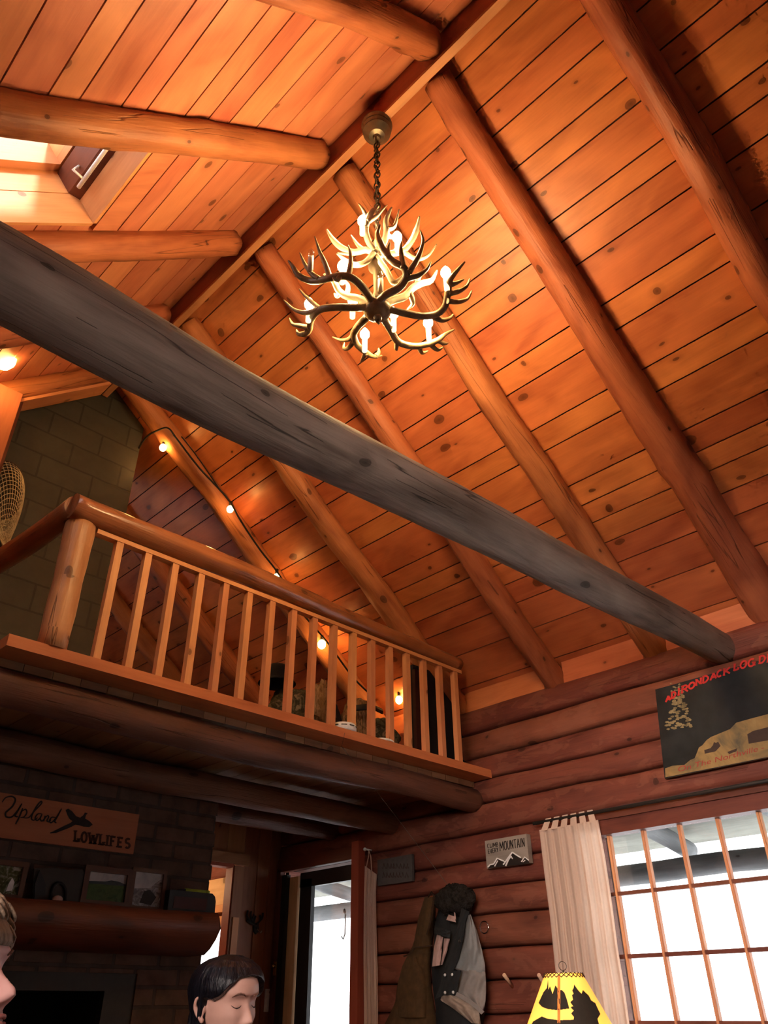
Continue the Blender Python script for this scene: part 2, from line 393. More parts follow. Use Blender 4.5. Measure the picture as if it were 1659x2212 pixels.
    def build(s, name, mats, parent=None, origin=None, fix=True):
        if isinstance(mats, str): mats = [mats]
        if parent is not None: org = V(parent.get('_o', (0, 0, 0)))
        elif origin is not None: org = V(origin)
        else:
            xs = [p.x for p in s.v]; ys = [p.y for p in s.v]; zs = [p.z for p in s.v]
            org = V(((min(xs) + max(xs)) / 2, (min(ys) + max(ys)) / 2, min(zs)))
        me = bpy.data.meshes.new(name)
        me.from_pydata([tuple(p - org) for p in s.v], [], s.f)
        ul = me.uv_layers.new(name='uv'); i = 0
        for uv in s.uv:
            for q in uv: ul.data[i].uv = q; i += 1
        at = me.attributes.new('seed', 'FLOAT', 'FACE'); at.data.foreach_set('value', s.sd)
        me.polygons.foreach_set('material_index', s.mi); me.polygons.foreach_set('use_smooth', s.sm)
        for q in mats: me.materials.append(MATS[q])
        if fix:
            bm = bmesh.new(); bm.from_mesh(me); bmesh.ops.recalc_face_normals(bm, faces=bm.faces); bm.to_mesh(me); bm.free()
        me.update()
        o = bpy.data.objects.new(name, me); COL.objects.link(o); o['_o'] = tuple(org)
        if parent is not None: o.parent = parent
        else: o.location = org
        return o
def tag(o, label=None, cat=None, group=None, kind=None):
    if label: o['label'] = label
    if cat: o['category'] = cat
    if group: o['group'] = group
    if kind: o['kind'] = kind
    return o
def thing(name, loc, label, cat, group=None, kind=None):
    o = bpy.data.objects.new(name, None); COL.objects.link(o); o.location = loc; o['_o'] = tuple(loc)
    o.empty_display_size = .05
    return tag(o, label, cat, group, kind)
def struct(o, label=None, cat=None): return tag(o, label, cat, kind='structure')
def lerp(a, b, t): return a + (b - a) * t
def spline(pts, n=6):
    """Catmull-Rom through points (tuples of any length)"""
    P = [V(p) if len(p) < 5 else p for p in pts]; out = []
    for i in range(len(P) - 1):
        p0, p1, p2, p3 = P[max(i - 1, 0)], P[i], P[i + 1], P[min(i + 2, len(P) - 1)]
        for k in range(n):
            t = k / n
            out.append(p1 * 1.0 + (p2 - p0) * (.5 * t) + (p0 * 2 - p1 * 5 + p2 * 4 - p3) * (.5 * t * t) + (p1 * 3 - p0 - p2 * 3 + p3) * (.5 * t ** 3))
    out.append(P[-1] * 1.0); return out
def log_pts(p0, p1, n, bend, seed):
    p0, p1 = V(p0), V(p1); t = (p1 - p0).normalized(); a = t.orthogonal().normalized(); b = t.cross(a); out = []
    L = (p1 - p0).length
    for i in range(n + 1):
        f = i / n; q = p0.lerp(p1, f); env = sin(pi * f) ** .5
        out.append(q + a * bend * env * noise.noise(V((f * L * .9, seed * 31, 0))) + b * bend * env * noise.noise(V((f * L * .9, seed * 31, 9))))
    return out
def log(mb, p0, p1, r0, r1, seed, bend=.03, wob=.08, n=20, mi=0, step=.09, knobs=0):
    L = (V(p1) - V(p0)).length; k = max(8, int(L / step))
    pts = log_pts(p0, p1, k, bend, seed); rad = [lerp(r0, r1, i / k) for i in range(k + 1)]
    rk = random.Random(int(seed * 1e5)); kn = [(L * rk.random(), 2 * pi * rk.random(), .05 + .10 * rk.random()) for _ in range(int(L * 2.6))] if knobs else ()
    mb.tube(pts, rad, n, seed, mi, wob=wob, wf=1.6, knobs=kn)
    return mb
# ================================================================= THE SETTING
def Z(zr): return zr + EYE                  # heights below are measured from the lens
RX, SR, SL = 1.72, .79, .92                 # ridge line, right and left roof slopes
CZ = Z(4.42)                                # boards meet the ridge here
YA, YB = -2.6, 8.3                          # ends of the room
XL, XW = -1.6, 4.6                          # left wall, face of the log wall
fr, fl = sqrt(1 + SR * SR), sqrt(1 + SL * SL)
def PR(v, y, d=0):                          # point on the right roof boards, d = height above them along the normal
    x = RX + .0 + v / fr; return V((x + d * SR / fr, y, CZ - SR * (x - RX) + d / fr))
def PL(v, y, d=0):
    x = RX - .02 - v / fl; return V((x - d * SL / fl, y, CZ - SL * (RX - .02 - x) + d / fl))
def roof_board(mb, P, v0, v1, y0, y1, seed):
    g = .0042; a = [P(v0 + g, y0 + .001), P(v1 - g, y0 + .001), P(v1 - g, y1 - .001), P(v0 + g, y1 - .001)]
    dn = P(v0, y0, .02) - P(v0, y0)
    mb.prism(a, dn, seed=seed, uv=lambda p: (p.y + seed * 9, (p - V((0, p.y, 0)) - (P(v0, 0))).length + seed * 5))
rnd = random.Random(3)
mb = MB()
vr = [0, .207, .414, .574, .787, .921, 1.139, 1.266, 1.421, 1.690, 1.853, 2.129, 2.284, 2.563, 2.717, 2.853, 3.013, 3.172, 3.398, 3.676, 3.90]
for a, c in zip(vr, vr[1:]):
    ys = [YA] + sorted(rnd.sample([-1.4, -.4, .49, 1.37, 2.13, 2.93, 3.85, 4.72, 5.84, 6.72], 2)) + [YB]
    for y0, y1 in zip(ys, ys[1:]): roof_board(mb, PR, a, c, y0, y1, rnd.random())
q = [PR(-.05, YA, .025), PR(3.9, YA, .025), PR(3.9, YB, .025), PR(-.05, YB, .025)]
mb.prism(q, PR(0, 0, .05) - PR(0, 0), mi=1)
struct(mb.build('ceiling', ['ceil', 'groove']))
HV0, HV1, HY0, HY1 = 1.33, 2.95, 2.22, 2.90    # skylight hole in the left slope
mb = MB()
vl = [0, .15, .294, .518, .735, .947, 1.098, 1.252, 1.487, 1.628, 1.846, 1.995, 2.209, 2.40, 2.62, 2.75, 2.95, 3.15, 3.4, 3.6, 3.85, 4.1, 4.3, 4.5]
for a, c in zip(vl, vl[1:]):
    ys = [YA] + sorted(rnd.sample([-1.4, -.4, 4.88, 5.8, 6.7], 2)) + [YB]
    for y0, y1 in zip(ys, ys[1:]):
        sd = rnd.random(); parts = []
        if c <= HV0 or a >= HV1 or y1 <= HY0 or y0 >= HY1: parts = [(a, c, y0, y1)]
        else:
            parts = [(a, c, y0, HY0), (a, c, HY1, y1)]
            if a < HV0: parts.append((a, HV0, HY0, HY1))
        for p in parts: roof_board(mb, PL, *p, sd)
for v0, v1, y0, y1 in ((-.05, HV0 - .03, YA, YB), (HV1 + .03, 4.5, YA, YB), (HV0 - .03, HV1 + .03, YA, HY0 - .03), (HV0 - .03, HV1 + .03, HY1 + .03, YB)):
    mb.prism([PL(v0, y0, .025), PL(v1, y0, .025), PL(v1, y1, .025), PL(v0, y1, .025)], PL(0, 0, .05) - PL(0, 0), mi=1)
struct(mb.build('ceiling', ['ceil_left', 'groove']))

# skylight
t = struct(thing('window_2', PL(2, 2.56, .2), 'skylight with wooden shaft in the left roof slope', None))
mb = MB(); D = .29
for a, c in (((HV0, HY1), (HV1, HY1)), ((HV1, HY0), (HV0, HY0)), ((HV0, HY0), (HV0, HY1)), ((HV1, HY1), (HV1, HY0))):
    for d0, d1 in ((-.022, .155), (.16, D)):
        pts = [PL(*a, d0), PL(*c, d0), PL(*c, d1), PL(*a, d1)]
        out = (PL((a[0] + c[0]) / 2, (a[1] + c[1]) / 2) - PL((HV0 + HV1) / 2, (HY0 + HY1) / 2)).normalized()
        mb.prism(pts, out * .022)
mb.build('shaft', 'shaft', t)
mb = MB(); w = .055
for v0, v1, y0, y1 in ((HV0 - .02, HV0 + w, HY0, HY1), (HV1 - w, HV1 + .02, HY0, HY1), (HV0, HV1, HY0 - .02, HY0 + w), (HV0, HV1, HY1 - w, HY1 + .02)):
    for d0, d1, e in ((D, D + .04, 0), (D + .04, D + .13, .02)):
        mb.prism([PL(v0, y0, d0), PL(v1, y0, d0), PL(v1, y1, d0), PL(v0, y1, d0)], PL(0, 0, d1) - PL(0, 0, d0))
mb.build('window_frame', 'shaft', t)
mb = MB(); mb.prism([PL(HV0, HY0, D + .09), PL(HV1, HY0, D + .09), PL(HV1, HY1, D + .09), PL(HV0, HY1, D + .09)], PL(0, 0, .006) - PL(0, 0))
mb.build('pane', 'pane', t)
mb = MB(); c0 = PL(HV0 + .03, HY0 + .03, .17); c1 = PL(HV0 + .03, HY1 - .03, .17)
mb.prism([PL(HV0 + .001, HY0, .12), PL(HV0 + .05, HY0, .16), PL(HV0 + .05, HY1, .16), PL(HV0 + .001, HY1, .12)], PL(0, 0, .12) - PL(0, 0))
mb.build('blind_box', 'darktrim', t)
t2 = thing('blind_rod', PL(HV0 + .1, 2.5, .11), 'thin white metal rod on two brackets inside the skylight shaft', 'rod', kind='thing')
mb = MB(); r0, r1 = PL(HV0 + .065, HY0 + .01, .12), PL(HV0 + .065, HY1 - .10, .12); mb.tube([r0, r1], .011, 10); mb.build('rod', 'whiteplastic', t2)
for yy in (HY0 + .2, HY1 - .16):
    mb = MB(); mb.tube([PL(HV0 + .065, yy, .12), PL(HV0 + .12, yy - .02, .16), PL(HV0 + .05, yy, .20)], .007, 8); mb.build('bracket', 'whiteplastic', t2)
# the wide casing board beside the shaft
mb = MB(); mb.prism([PL(HV0 - .19, HY0, -.022), PL(HV0 - .03, HY0, -.022), PL(HV0 - .03, HY1 + .06, -.022), PL(HV0 - .19, HY1 + .06, -.022)], PL(0, 0, .021) - PL(0, 0))
struct(mb.build('trim_1', 'ceil_left'))

# ---- log wall on the right with a door and two window openings
seams = [2.02, 1.958, 1.778, 1.588, 1.419, 1.255, 1.060, .878, .701, .538, .343, .157, -.022, -.21, -.39, -.58, -.77, -.96, -1.15]
HOLES = [(.55, 2.86, -.42, 1.04), (4.965, 5.905, -1.2, 1.04), (6.62, 7.65, -.6, .74)]
mb = MB(); rnd = random.Random(11)
def wavy(y, k): return .012 * noise.noise(V((y * .8, k * 7.7, 0))) + .006 * noise.noise(V((y * 2.7, k * 3.3, 5)))
for k in range(1, len(seams) - 1):
    zt, zb = Z(seams[k]), Z(seams[k + 1]); sd = rnd.random()
    cuts = [(y0, y1) for y0, y1, h0, h1 in HOLES if seams[k] - .04 < h1 and seams[k + 1] + .04 > h0]
    segs = []; y = YA
    for y0, y1 in sorted(cuts): segs.append((y, y0)); y = y1
    segs.append((y, YB))
    bul = .036 + .014 * rnd.random(); prof = [(-1, .12), (-.95, .05), (-.87, .018), (-.65, .005), (-.25, 0), (.2, 0), (.6, .004), (.85, .017), (.95, .05), (1, .12)]
    for y0, y1 in segs:
        n = max(2, int((y1 - y0) / .1)); P = len(prof)
        fn = lambda i, j: (lambda y, s: V((XW + s[1] * bul / .05 + .012 * noise.noise(V((y * 1.3, k * 5.1 + s[0], 3))), y,
                            lerp(zt + wavy(y, k), zb + wavy(y, k + 1), (1 - s[0]) / 2))))(lerp(y0, y1, i), prof[round(j * (P - 1))])
        mb.grid(fn, n, P - 1, uvf=lambda i, j: (lerp(y0, y1, i) + sd * 11, prof[min(P - 1, round(j * (P - 1)))][0] * -.1 + sd * 5), seed=sd)
        for ye in (y0, y1):
            mb.prism([(XW + .05, ye, zt), (XW + .3, ye, zt), (XW + .3, ye, zb), (XW + .05, ye, zb)], (0, .001 if ye == y1 else -.001, 0), seed=sd)
# backing between the logs and behind
def backing(y0, y1, z0, z1): mb.box(((XW + .22), (y0 + y1) / 2, Z((z0 + z1) / 2)), (.24, y1 - y0, z1 - z0), mi=1)
backing(YA, YB, 1.04, 2.0); ys = [YA] + [e for h in HOLES for e in h[:2]] + [YB]
for i in range(0, len(ys), 2): backing(ys[i], ys[i + 1], -1.15, 1.04)
for y0, y1, h0, h1 in HOLES:
    if h0 > -1.1: backing(y0, y1, -1.15, h0)
    if h1 < 1: backing(y0, y1, h1, 1.04)
struct(mb.build('wall_right', ['logwall', 'groove'], fix=False))
# blocking boards between the rafter feet
RY = [.49, 1.37, 2.13, 2.93, 3.85, 4.72, 5.84, 6.72]
mb = MB(); yy = [YA] + RY + [YB]
for a, c in zip(yy, yy[1:]): mb.box((XW + .05, (a + c) / 2, Z(2.03)), (.03, c - a - .17, .16), mi=0)
struct(mb.build('trim_2', 'fascia'))

# ---- the other walls, floor
mb = MB(); x = XL
for i in range(31): mb.box((x + .1, YA - .02, 2.85), (.197, .04, 5.7), axis=2); x += .2
struct(mb.build('wall_front', 'backboard'))
mb = MB(); y = YA
for i in range(55): mb.box((XL - .02, y + .1, 1.45), (.04, .197, 2.9), axis=2); y += .2
struct(mb.build('wall_left', 'backboard'))
mb = MB(); x = XL
for i in range(31): mb.box((x + .1, YB + .02, 4.15), (.197, .04, 3.2), axis=2); x += .2
struct(mb.build('wall_back', 'backboard'))
mb = MB(); x = XL - .1
for i in range(45):
    mb.box((x + .07, 2.85, -.02), (.138, 11.2, .04)); x += .14
struct(mb.build('floor', 'floorwood'))
# wall under the loft at the far end with the doorway to the next room
BY = 5.98; DX0, DX1, DH = 3.30, 4.095, 1.023
mb = MB(); x = .0; rnd = random.Random(5)
for e0, e1 in ((XL, 0.), (0., 1.), (1., 2.)): mb.box(((e0 + e1) / 2, BY + .03, Z(.12)), (e1 - e0, .04, 2.5), axis=2)
for x0, x1 in ((2, 2.2), (2.2, 2.4), (2.4, 2.6), (2.6, 2.8), (2.8, 3.0), (3.0, 3.19), (4.215, 4.36), (4.365, 4.49), (4.495, 4.62)):
    mb.box(((x0 + x1) / 2, BY + .03, Z(.12)), (x1 - x0 - .006, .04, 2.54), axis=2)
for x0, x1 in ((3.2, 3.4), (3.4, 3.62), (3.62, 3.83), (3.83, 4.03), (4.03, 4.21)): mb.box(((x0 + x1) / 2, BY + .03, Z(1.265)), (x1 - x0 - .006, .04, .25), axis=2)
mb.box((3.1, BY + .055, Z(.1)), (3.2 - 2.98, .01, 2.5), mi=1)
struct(mb.build('wall_back', ['backboard', 'groove']))
t = struct(thing('door_2', (3.7, BY, 0), 'doorway to the sunlit next room', None))
mb = MB(); mb.box(((DX0 + 4.2) / 2 - .05, BY - .005, Z(1.095)), (4.2 - DX0 + .2, .05, .085)); mb.box((4.15, BY - .005, Z(-.06)), (.10, .05, 2.2)); mb.box((DX0 - .06, BY - .005, Z(-.06)), (.11, .05, 2.2))
mb.build('door_frame', 'backboard', t)
mb = MB(); mb.box(((DX0 + DX1) / 2, BY + .03, Z(1.04)), (DX1 - DX0, .1, .03)); mb.box((DX1 + .003, BY + .03, Z(-.06)), (.018, .1, 2.17)); mb.build('jamb', 'redtrim', t)
mb = MB(); mb.box((4.15, BY - .034, Z(-.35)), (.06, .012, 2.0)); mb.build('latch_board', 'orangetrim', t)

# ---- next room seen through the doorway: knotty wall log, window
mb = MB()
mb.box((XW - .005, 7.2, Z(.955)), (.05, 2.2, .23), mi=0); mb.box((XW - .03, 7.2, Z(.80)), (.09, 2.2, .06), mi=1)
struct(mb.build('trim_3', ['paleknotty', 'orangetrim']))
t = struct(thing('window_3', (XW, 7.1, Z(.2)), 'bright window of the next room', None))
mb = MB()
for y in (6.66, 7.61): mb.box((XW, y, Z(.08)), (.09, .09, 1.35))
mb.box((XW, 7.13, Z(.70)), (.09, 1.0, .08)); mb.box((XW, 7.13, Z(-.58)), (.09, 1.0, .08)); mb.build('window_frame', 'orangetrim', t)
mb = MB(); mb.box((XW + .05, 7.3, Z(.08)), (.03, .03, 1.3)); mb.build('muntin', 'darktrim', t)
mb = MB(); mb.box((XW + .07, 7.13, Z(.08)), (.006, .95, 1.3)); mb.build('pane', 'pane', t)
t = struct(thing('wall_left', (3.0, 7.0, 0), None, None)); mb = MB(); mb.box((2.9, 7.1, Z(.1)), (.05, 2.2, 2.5), axis=2); mb.box((3.75, YB - .1, Z(.1)), (1.8, .05, 2.5), axis=2); mb.build('boards', 'orangetrim', t)

# ---- big window
t = struct(thing('window_1', (XW, 1.8, Z(-.4)), 'large gridded window in the log wall', None))
W0, W1, WB, WT = .60, 2.80, -.40, .905
mb = MB()
mb.box((XW + .02, 1.7, Z(.955)), (.10, 2.34, .10)); mb.box((XW - .01, 1.7, Z(1.02)), (.08, 2.36, .06)); mb.box((XW + .02, 2.83, Z(.25)), (.10, .06, 1.5)); mb.box((XW + .02, .58, Z(.25)), (.10, .06, 1.5)); mb.box((XW, 1.7, Z(-.43)), (.14, 2.4, .06))
mb.build('window_frame', 'darktrim', t)
mb = MB()
for y in (1.62,): mb.box((XW + .05, y, Z(.25)), (.05, .05, 1.3))
mb.build('mullion', 'steel', t)
for i in range(9):
    y = 2.68 - .2365 * i
    if abs(y - 1.62) < .06: continue
    mb = MB(); mb.box((XW + .045, y, Z(.25)), (.03, .021, 1.31)); mb.box((XW + .03, y, Z(.25)), (.02, .012, 1.31)); mb.build('muntin', 'orangetrim', t)
for z in (.578, .25, -.072):
    mb = MB(); mb.box((XW + .044, 1.7, Z(z)), (.032, 2.2, .021)); mb.build('rail', 'darktrim', t)
mb = MB(); mb.box((XW + .05, 1.7, Z(.25)), (.005, 2.2, 1.31)); mb.build('pane', 'pane', t)

# ---- glazed door
t = struct(thing('door_1', (XW, 5.45, 0), 'glazed door in the log wall by the corner', None))
mb = MB(); mb.box((XW - .012, 5.935, Z(-.05)), (.06, .05, 2.2)); mb.box((XW - .012, 5.45, Z(1.075)), (.06, 1.02, .10)); mb.build('casing', 'darktrim', t)
mb = MB(); mb.box((XW + .03, 5.79, Z(-.07)), (.03, .115, 2.1)); mb.build('jamb', 'paleknotty', t)  # paler wood paints in the daylight falling on this jamb
mb = MB(); mb.box((XW + .05, 5.64, Z(-.1)), (.04, .15, 2.1)); mb.box((XW + .05, 5.36, Z(.945)), (.04, .72, .115)); mb.box((XW + .05, 5.36, Z(-1.05)), (.04, .72, .2)); mb.box((XW + .05, 4.985, Z(-.1)), (.04, .03, 2.1)); mb.build('door_panel', 'black', t)
mb = MB(); mb.box((XW + .0, 5.878, Z(-.05)), (.04, .068, 2.1)); mb.build('shadow_strip', 'steel', t)  # dark strip standing in for the shade in the casing gap
mb = MB(); mb.box((XW + .05, 5.28, Z(-.05)), (.006, .6, 1.9)); mb.build('pane', 'pane', t)
mb = MB(); mb.box((XW - .03, 4.92, Z(.0)), (.07, .085, 2.3)); struct(mb.build('trim_4', 'redtrim'))

# ---- porch outside
mb = MB(); mb.box((11, 3, -.55), (13, 22, .1)); struct(mb.build('ground', 'ground'))
mb = MB()
mb.box((6.15, 3.2, Z(1.475)), (2.5, 14, .03), rot=Matrix.Rotation(radians(9), 3, 'Y'), axis=1)
o = struct(mb.build('porch_roof', 'porchpale'), 'porch roof boards outside the window', 'porch roof')
tb = MB(); log(tb, (6.9, -3, Z(1.0)), (6.9, 10, Z(1.0)), .085, .085, .3, wob=.05); tag(tb.build('porch_beam', 'porchwood'), 'weathered horizontal log carrying the porch roof outside', 'log', kind='thing')
for i, y in enumerate((.2, 1.25, 2.3, 3.35, 5.3, 6.5, 7.7, 8.9)):
    tb = MB(); log(tb, (4.95, y, Z(1.50)), (7.15, y, Z(1.17)), .075, .075, i * .13, wob=.06)
    lab = ['first', 'second', 'third', 'fourth', 'fifth', 'sixth', 'seventh', 'eighth'][i]
    tag(tb.build('porch_rafter', 'porchwood'), lab + ' weathered porch rafter outside, counted from the near end of the log wall', 'rafter', 'weathered porch rafters outside', 'thing')

for i, y in enumerate((-2.6, 9.6)):
    tb = MB(); log(tb, (6.9, y, -.5), (6.9, y, Z(.91)), .09, .085, .5 + i * .2, wob=.05); tag(tb.build('porch_post', 'porchwood'), ('near', 'far')[i] + ' weathered log post carrying the porch beam outside', 'post', 'weathered porch posts', 'thing')
# ================================================================= ROOF TIMBERS
t = thing('ridge_beam', (RX, (YA + 4.93) / 2, Z(4.2)), 'long straight ridge board along the peak of the ceiling', 'beam', kind='thing')
mb = MB(); mb.box((RX, (YA + 4.93) / 2, Z(4.325)), (.042, 4.93 - YA, .21)); mb.build('board', 'darkridge', t)
mb = MB(); mb.box((RX + .002, (YA + 4.93) / 2, Z(4.206)), (.046, 4.93 - YA, .026)); mb.build('lower_edge', 'ridge', t)
rr = [(.088, .095), (.086, .118), (.080, .090), (.076, .088), (.082, .10), (.088, .10), (.085, .10), (.085, .10)]
lab = ['log rafter on the right slope nearest the upper right corner of the picture',
       'thick log rafter on the right slope starting beside the chandelier canopy',
       'log rafter on the right slope passing just behind the antler chandelier',
       'log rafter on the right slope running left of the chandelier down to the log wall',
       'log rafter on the right slope ending behind the far end of the loft handrail',
       'log rafter hung with glowing string light bulbs above the loft',
       'dim log rafter seen through the first balusters of the loft, behind the string lights',
       'farthest dim log rafter low behind the loft post and first baluster']
for i, y in enumerate(RY):
    r0, r1 = rr[i]; x0, x1 = RX + .03, 4.70
    up = V((SR / fr, 0, 1 / fr))
    und = lambda x: V((x, y, Z(4.22) - SR * (x - RX)))
    tb = MB(); log(tb, und(x0) + up * r0 + up * .012, und(x1) + up * r1, r0, r1, .07 + i * .111, bend=.035, wob=.13, n=26, step=.06, knobs=1)
    tag(tb.build('log_rafter', 'raft'), lab[i], 'rafter', 'log rafters of the right roof slope', 'thing')
lab = ['log rafter on the left slope at the top edge, meeting the ridge above the canopy', 'log rafter on the left slope directly above the skylight', 'log rafter on the left slope directly below the skylight shaft',
       'short visible stub of log rafter on the left slope peeking over the gray tie beam', 'flat-faced log rafter on the left slope above the gray block chimney']
for i, y in enumerate((1.28, 2.165, 3.045, 3.92, 4.80)):
    r = .083; up = V((-SL / fl, 0, 1 / fl)); und = lambda x: V((x, y, Z(4.22) - SL * (RX - .02 - x)))
    tb = MB(); log(tb, und(RX - .025) + up * (r + .012), und(-1.5) + up * r, r, r * 1.05, .41 + i * .097, bend=.025, wob=.11, n=26, step=.06, knobs=1)
    tag(tb.build('log_rafter', 'raft'), lab[i], 'rafter', 'log rafters of the left roof slope', 'thing')
mb = MB(); up = V((-SL / fl, 0, 1 / fl)); a = V((RX - .06, 4.80, Z(4.205) - SL * .04)); c = V((.95, 4.80, Z(4.205) - SL * (RX - .02 - .95)))
mb.prism([a + V((0, -.09, 0)), c + V((0, -.09, 0)), c + V((0, .09, 0)), a + V((0, .09, 0))], -up * .022)
struct(mb.build('trim_5', 'orangetrim'))
# big tie beam, weathered gray
tb = MB(); pts = [V((-1.55, 1.70, Z(1.60))), V((.2, 1.70, Z(1.665))), V((1.0, 1.70, Z(1.67))), V((2.0, 1.70, Z(1.735))), V((3.0, 1.70, Z(1.785))), V((3.8, 1.70, Z(1.83))), V((4.66, 1.70, Z(1.865)))]
pts = spline(pts, 9); k = len(pts); tb.tube(pts, [lerp(.125, .098, i / k) for i in range(k)], 26, .37, wob=.07, wf=1.2)
tag(tb.build('tie_beam', 'weathered'), 'massive weathered gray log tie beam crossing the room diagonally', 'log beam', kind='thing')
# ================================================================= LOFT
DT = Z(1.47)
t = thing('loft_floor', (2.85, 3.54, Z(1.37)), 'plank loft floor with orange edge board above the fireplace', 'loft floor', kind='thing')
mb = MB(); x = 1.09
while x < 4.58:
    w = min(.145, 4.6 - x); mb.box((x + w / 2, 5.99, Z(1.39)), (w - .004, 4.58, .04), axis=1); x += .145
mb.build('boards', 'deckboard', t)
mb = MB(); mb.box((2.845, 3.66, Z(1.4415)), (3.53, .24, .057)); mb.build('edge_board', 'fascia', t)
mb = MB(); mb.box((1.10, 5.0, Z(1.4415)), (.05, 2.4, .057)); mb.build('side_board', 'fascia', t)
labs = ['log beam under the front edge of the loft', 'second log beam under the loft, running in front of the brick chimney breast', 'short far log beam under the loft behind the brick chimney breast']
for i, (y, zc, r, x0) in enumerate(((3.72, 1.284, .086, .95), (4.57, 1.243, .086, .95), (5.28, 1.288, .082, 3.05))):
    tb = MB(); log(tb, (x0, y, Z(zc)), (4.66, y, Z(zc)), r, r * .96, .2 + i * .23, bend=.03, wob=.09, n=24)
    tag(tb.build('loft_log', 'loftlog'), labs[i], 'log beam', 'log beams under the loft', 'thing')
# corner plate log lying on the log wall under the loft
t = thing('loft_railing', (1.3, 3.56, DT), 'log loft railing with flat square balusters and log corner post', 'railing')
tb = MB(); tb.tube([V((1.305, 3.60, DT + .76 * q / 8)) for q in range(9)], [.072, .071, .074, .073, .072, .076, .076, .08, .079], 24, .5, wob=.07, wf=2); tb.build('post', 'post', t)
tb = MB(); log(tb, (1.215, 3.545, Z(2.243)), (4.345, 3.57, Z(2.213)), .072, .05, .63, bend=.03, wob=.13, n=24, step=.06, knobs=1); tb.build('handrail', 'rail', t)
tb = MB(); log(tb, (1.245, 3.56, Z(2.243)), (1.16, 4.67, Z(2.243)), .068, .066, .71, bend=.02, wob=.10, n=22); tb.build('side_handrail', 'rail', t)
tb = MB(); tb.box((2.86, 3.565, Z(2.153)), (2.97, .045, .026)); tb.build('top_bar', 'baluster', t)
bal = None
for i in range(17):
    x = lerp(1.515, 4.28, i / 16)
    tb = MB(); tb.box((x, 3.567, (DT + Z(2.14)) / 2), (.040, .040, Z(2.14) - DT), seed=.05 + i * .0553); tb.build('baluster', 'baluster', t)

# ================================================================= CHIMNEY, FIREPLACE
t = thing('block_chimney', (1.65, 5.3, DT), 'dark gray painted concrete block chimney rising through the loft to the ridge', 'chimney', kind='thing')
mb = MB(); x0, x1, y0, y1 = 1.145, 2.112, 4.96, 5.70
zl = lambda x: CZ - (SL * (RX - .02 - x) if x < RX else SR * (x - RX)) - .012
fr_ = [V((x0, y0, DT)), V((x1, y0, DT)), V((x1, y0, zl(x1))), V((RX, y0, zl(RX))), V((x0, y0, zl(x0)))]
n0 = len(mb.v); mb.v += fr_ + [p + V((0, y1 - y0, 0)) for p in fr_]
mb.face([0, 1, 2, 3, 4], [(p.x, p.z) for p in fr_]); mb.face([9, 8, 7, 6, 5], [(p.x, p.z) for p in fr_[::-1]])
for i in range(5):
    j = (i + 1) % 5; a, c = fr_[i], fr_[j]
    mb.face([i, 5 + i, 5 + j, j], [(a.y + a.x * .5, a.z), (y1 + a.x * .5, a.z), (y1 + c.x * .5, c.z), (c.y + c.x * .5, c.z)])
mb.build('blocks', 'block', t)
mb = MB(); x = XL
while x < 1.10:
    w = min(.18, 1.135 - x); zt = CZ - SL * (RX - .02 - x) - .02
    if zt - Z(1.2) > .1: mb.box((x + w / 2, 4.99, (zt + Z(1.2)) / 2), (w - .005, .03, zt - Z(1.2)), axis=2)
    x += .18
struct(mb.build('wall_left', 'shaftred'))
mb = MB(); zt = CZ - SL * (RX - .02 - .9) - .03; mb.box((.985, 4.69, (zt + Z(1.2)) / 2), (.19, .03, zt - Z(1.2))); mb.box((1.10, 4.84, (zt + Z(1.2)) / 2), (.02, .24, zt - Z(1.2)), mi=1); struct(mb.build('trim_6', ['shaftred', 'darktrim']))

BF = 4.69
xr = 3.04; xo = atY(298, 2100, BF).x; zfb = atY(150, 2100, BF).z; ztop = Z(1.365)
t = thing('fireplace', (2.0, BF, 0), 'wide dark brick fireplace with black firebox below the loft', 'fireplace')
def pan(mb, x0, x1, z0, z1, y=BF, mi=0):
    n = len(mb.v); mb.v += [V((x0, y, z0)), V((x1, y, z0)), V((x1, y, z1)), V((x0, y, z1))]
    mb.face([n, n + 1, n + 2, n + 3], [(p.x, p.z) for p in mb.v[n:]], mi=mi)
def pans(mb, x, y0, y1, z0, z1, mi=0):
    n = len(mb.v); mb.v += [V((x, y0, z0)), V((x, y1, z0)), V((x, y1, z1)), V((x, y0, z1))]
    mb.face([n, n + 1, n + 2, n + 3], [(p.y + .09, p.z) for p in mb.v[n:]], mi=mi)
mb = MB(); xl_ = .55
pan(mb, xo, xr, 0, ztop); pan(mb, .0, xl_, 0, ztop); pan(mb, xl_, xo, zfb, ztop); pan(mb, xl_, xo, 0, .35)
pans(mb, xr, BF, 5.96, 0, ztop); pans(mb, 0, BF, 5.96, 0, ztop); pans(mb, xo, BF, BF + .12, .35, zfb); pans(mb, xl_, BF, BF + .12, .35, zfb)
pan(mb, 0, xr, 0, ztop, 5.955)
mb.build('bricks', 'brick', t, fix=False)
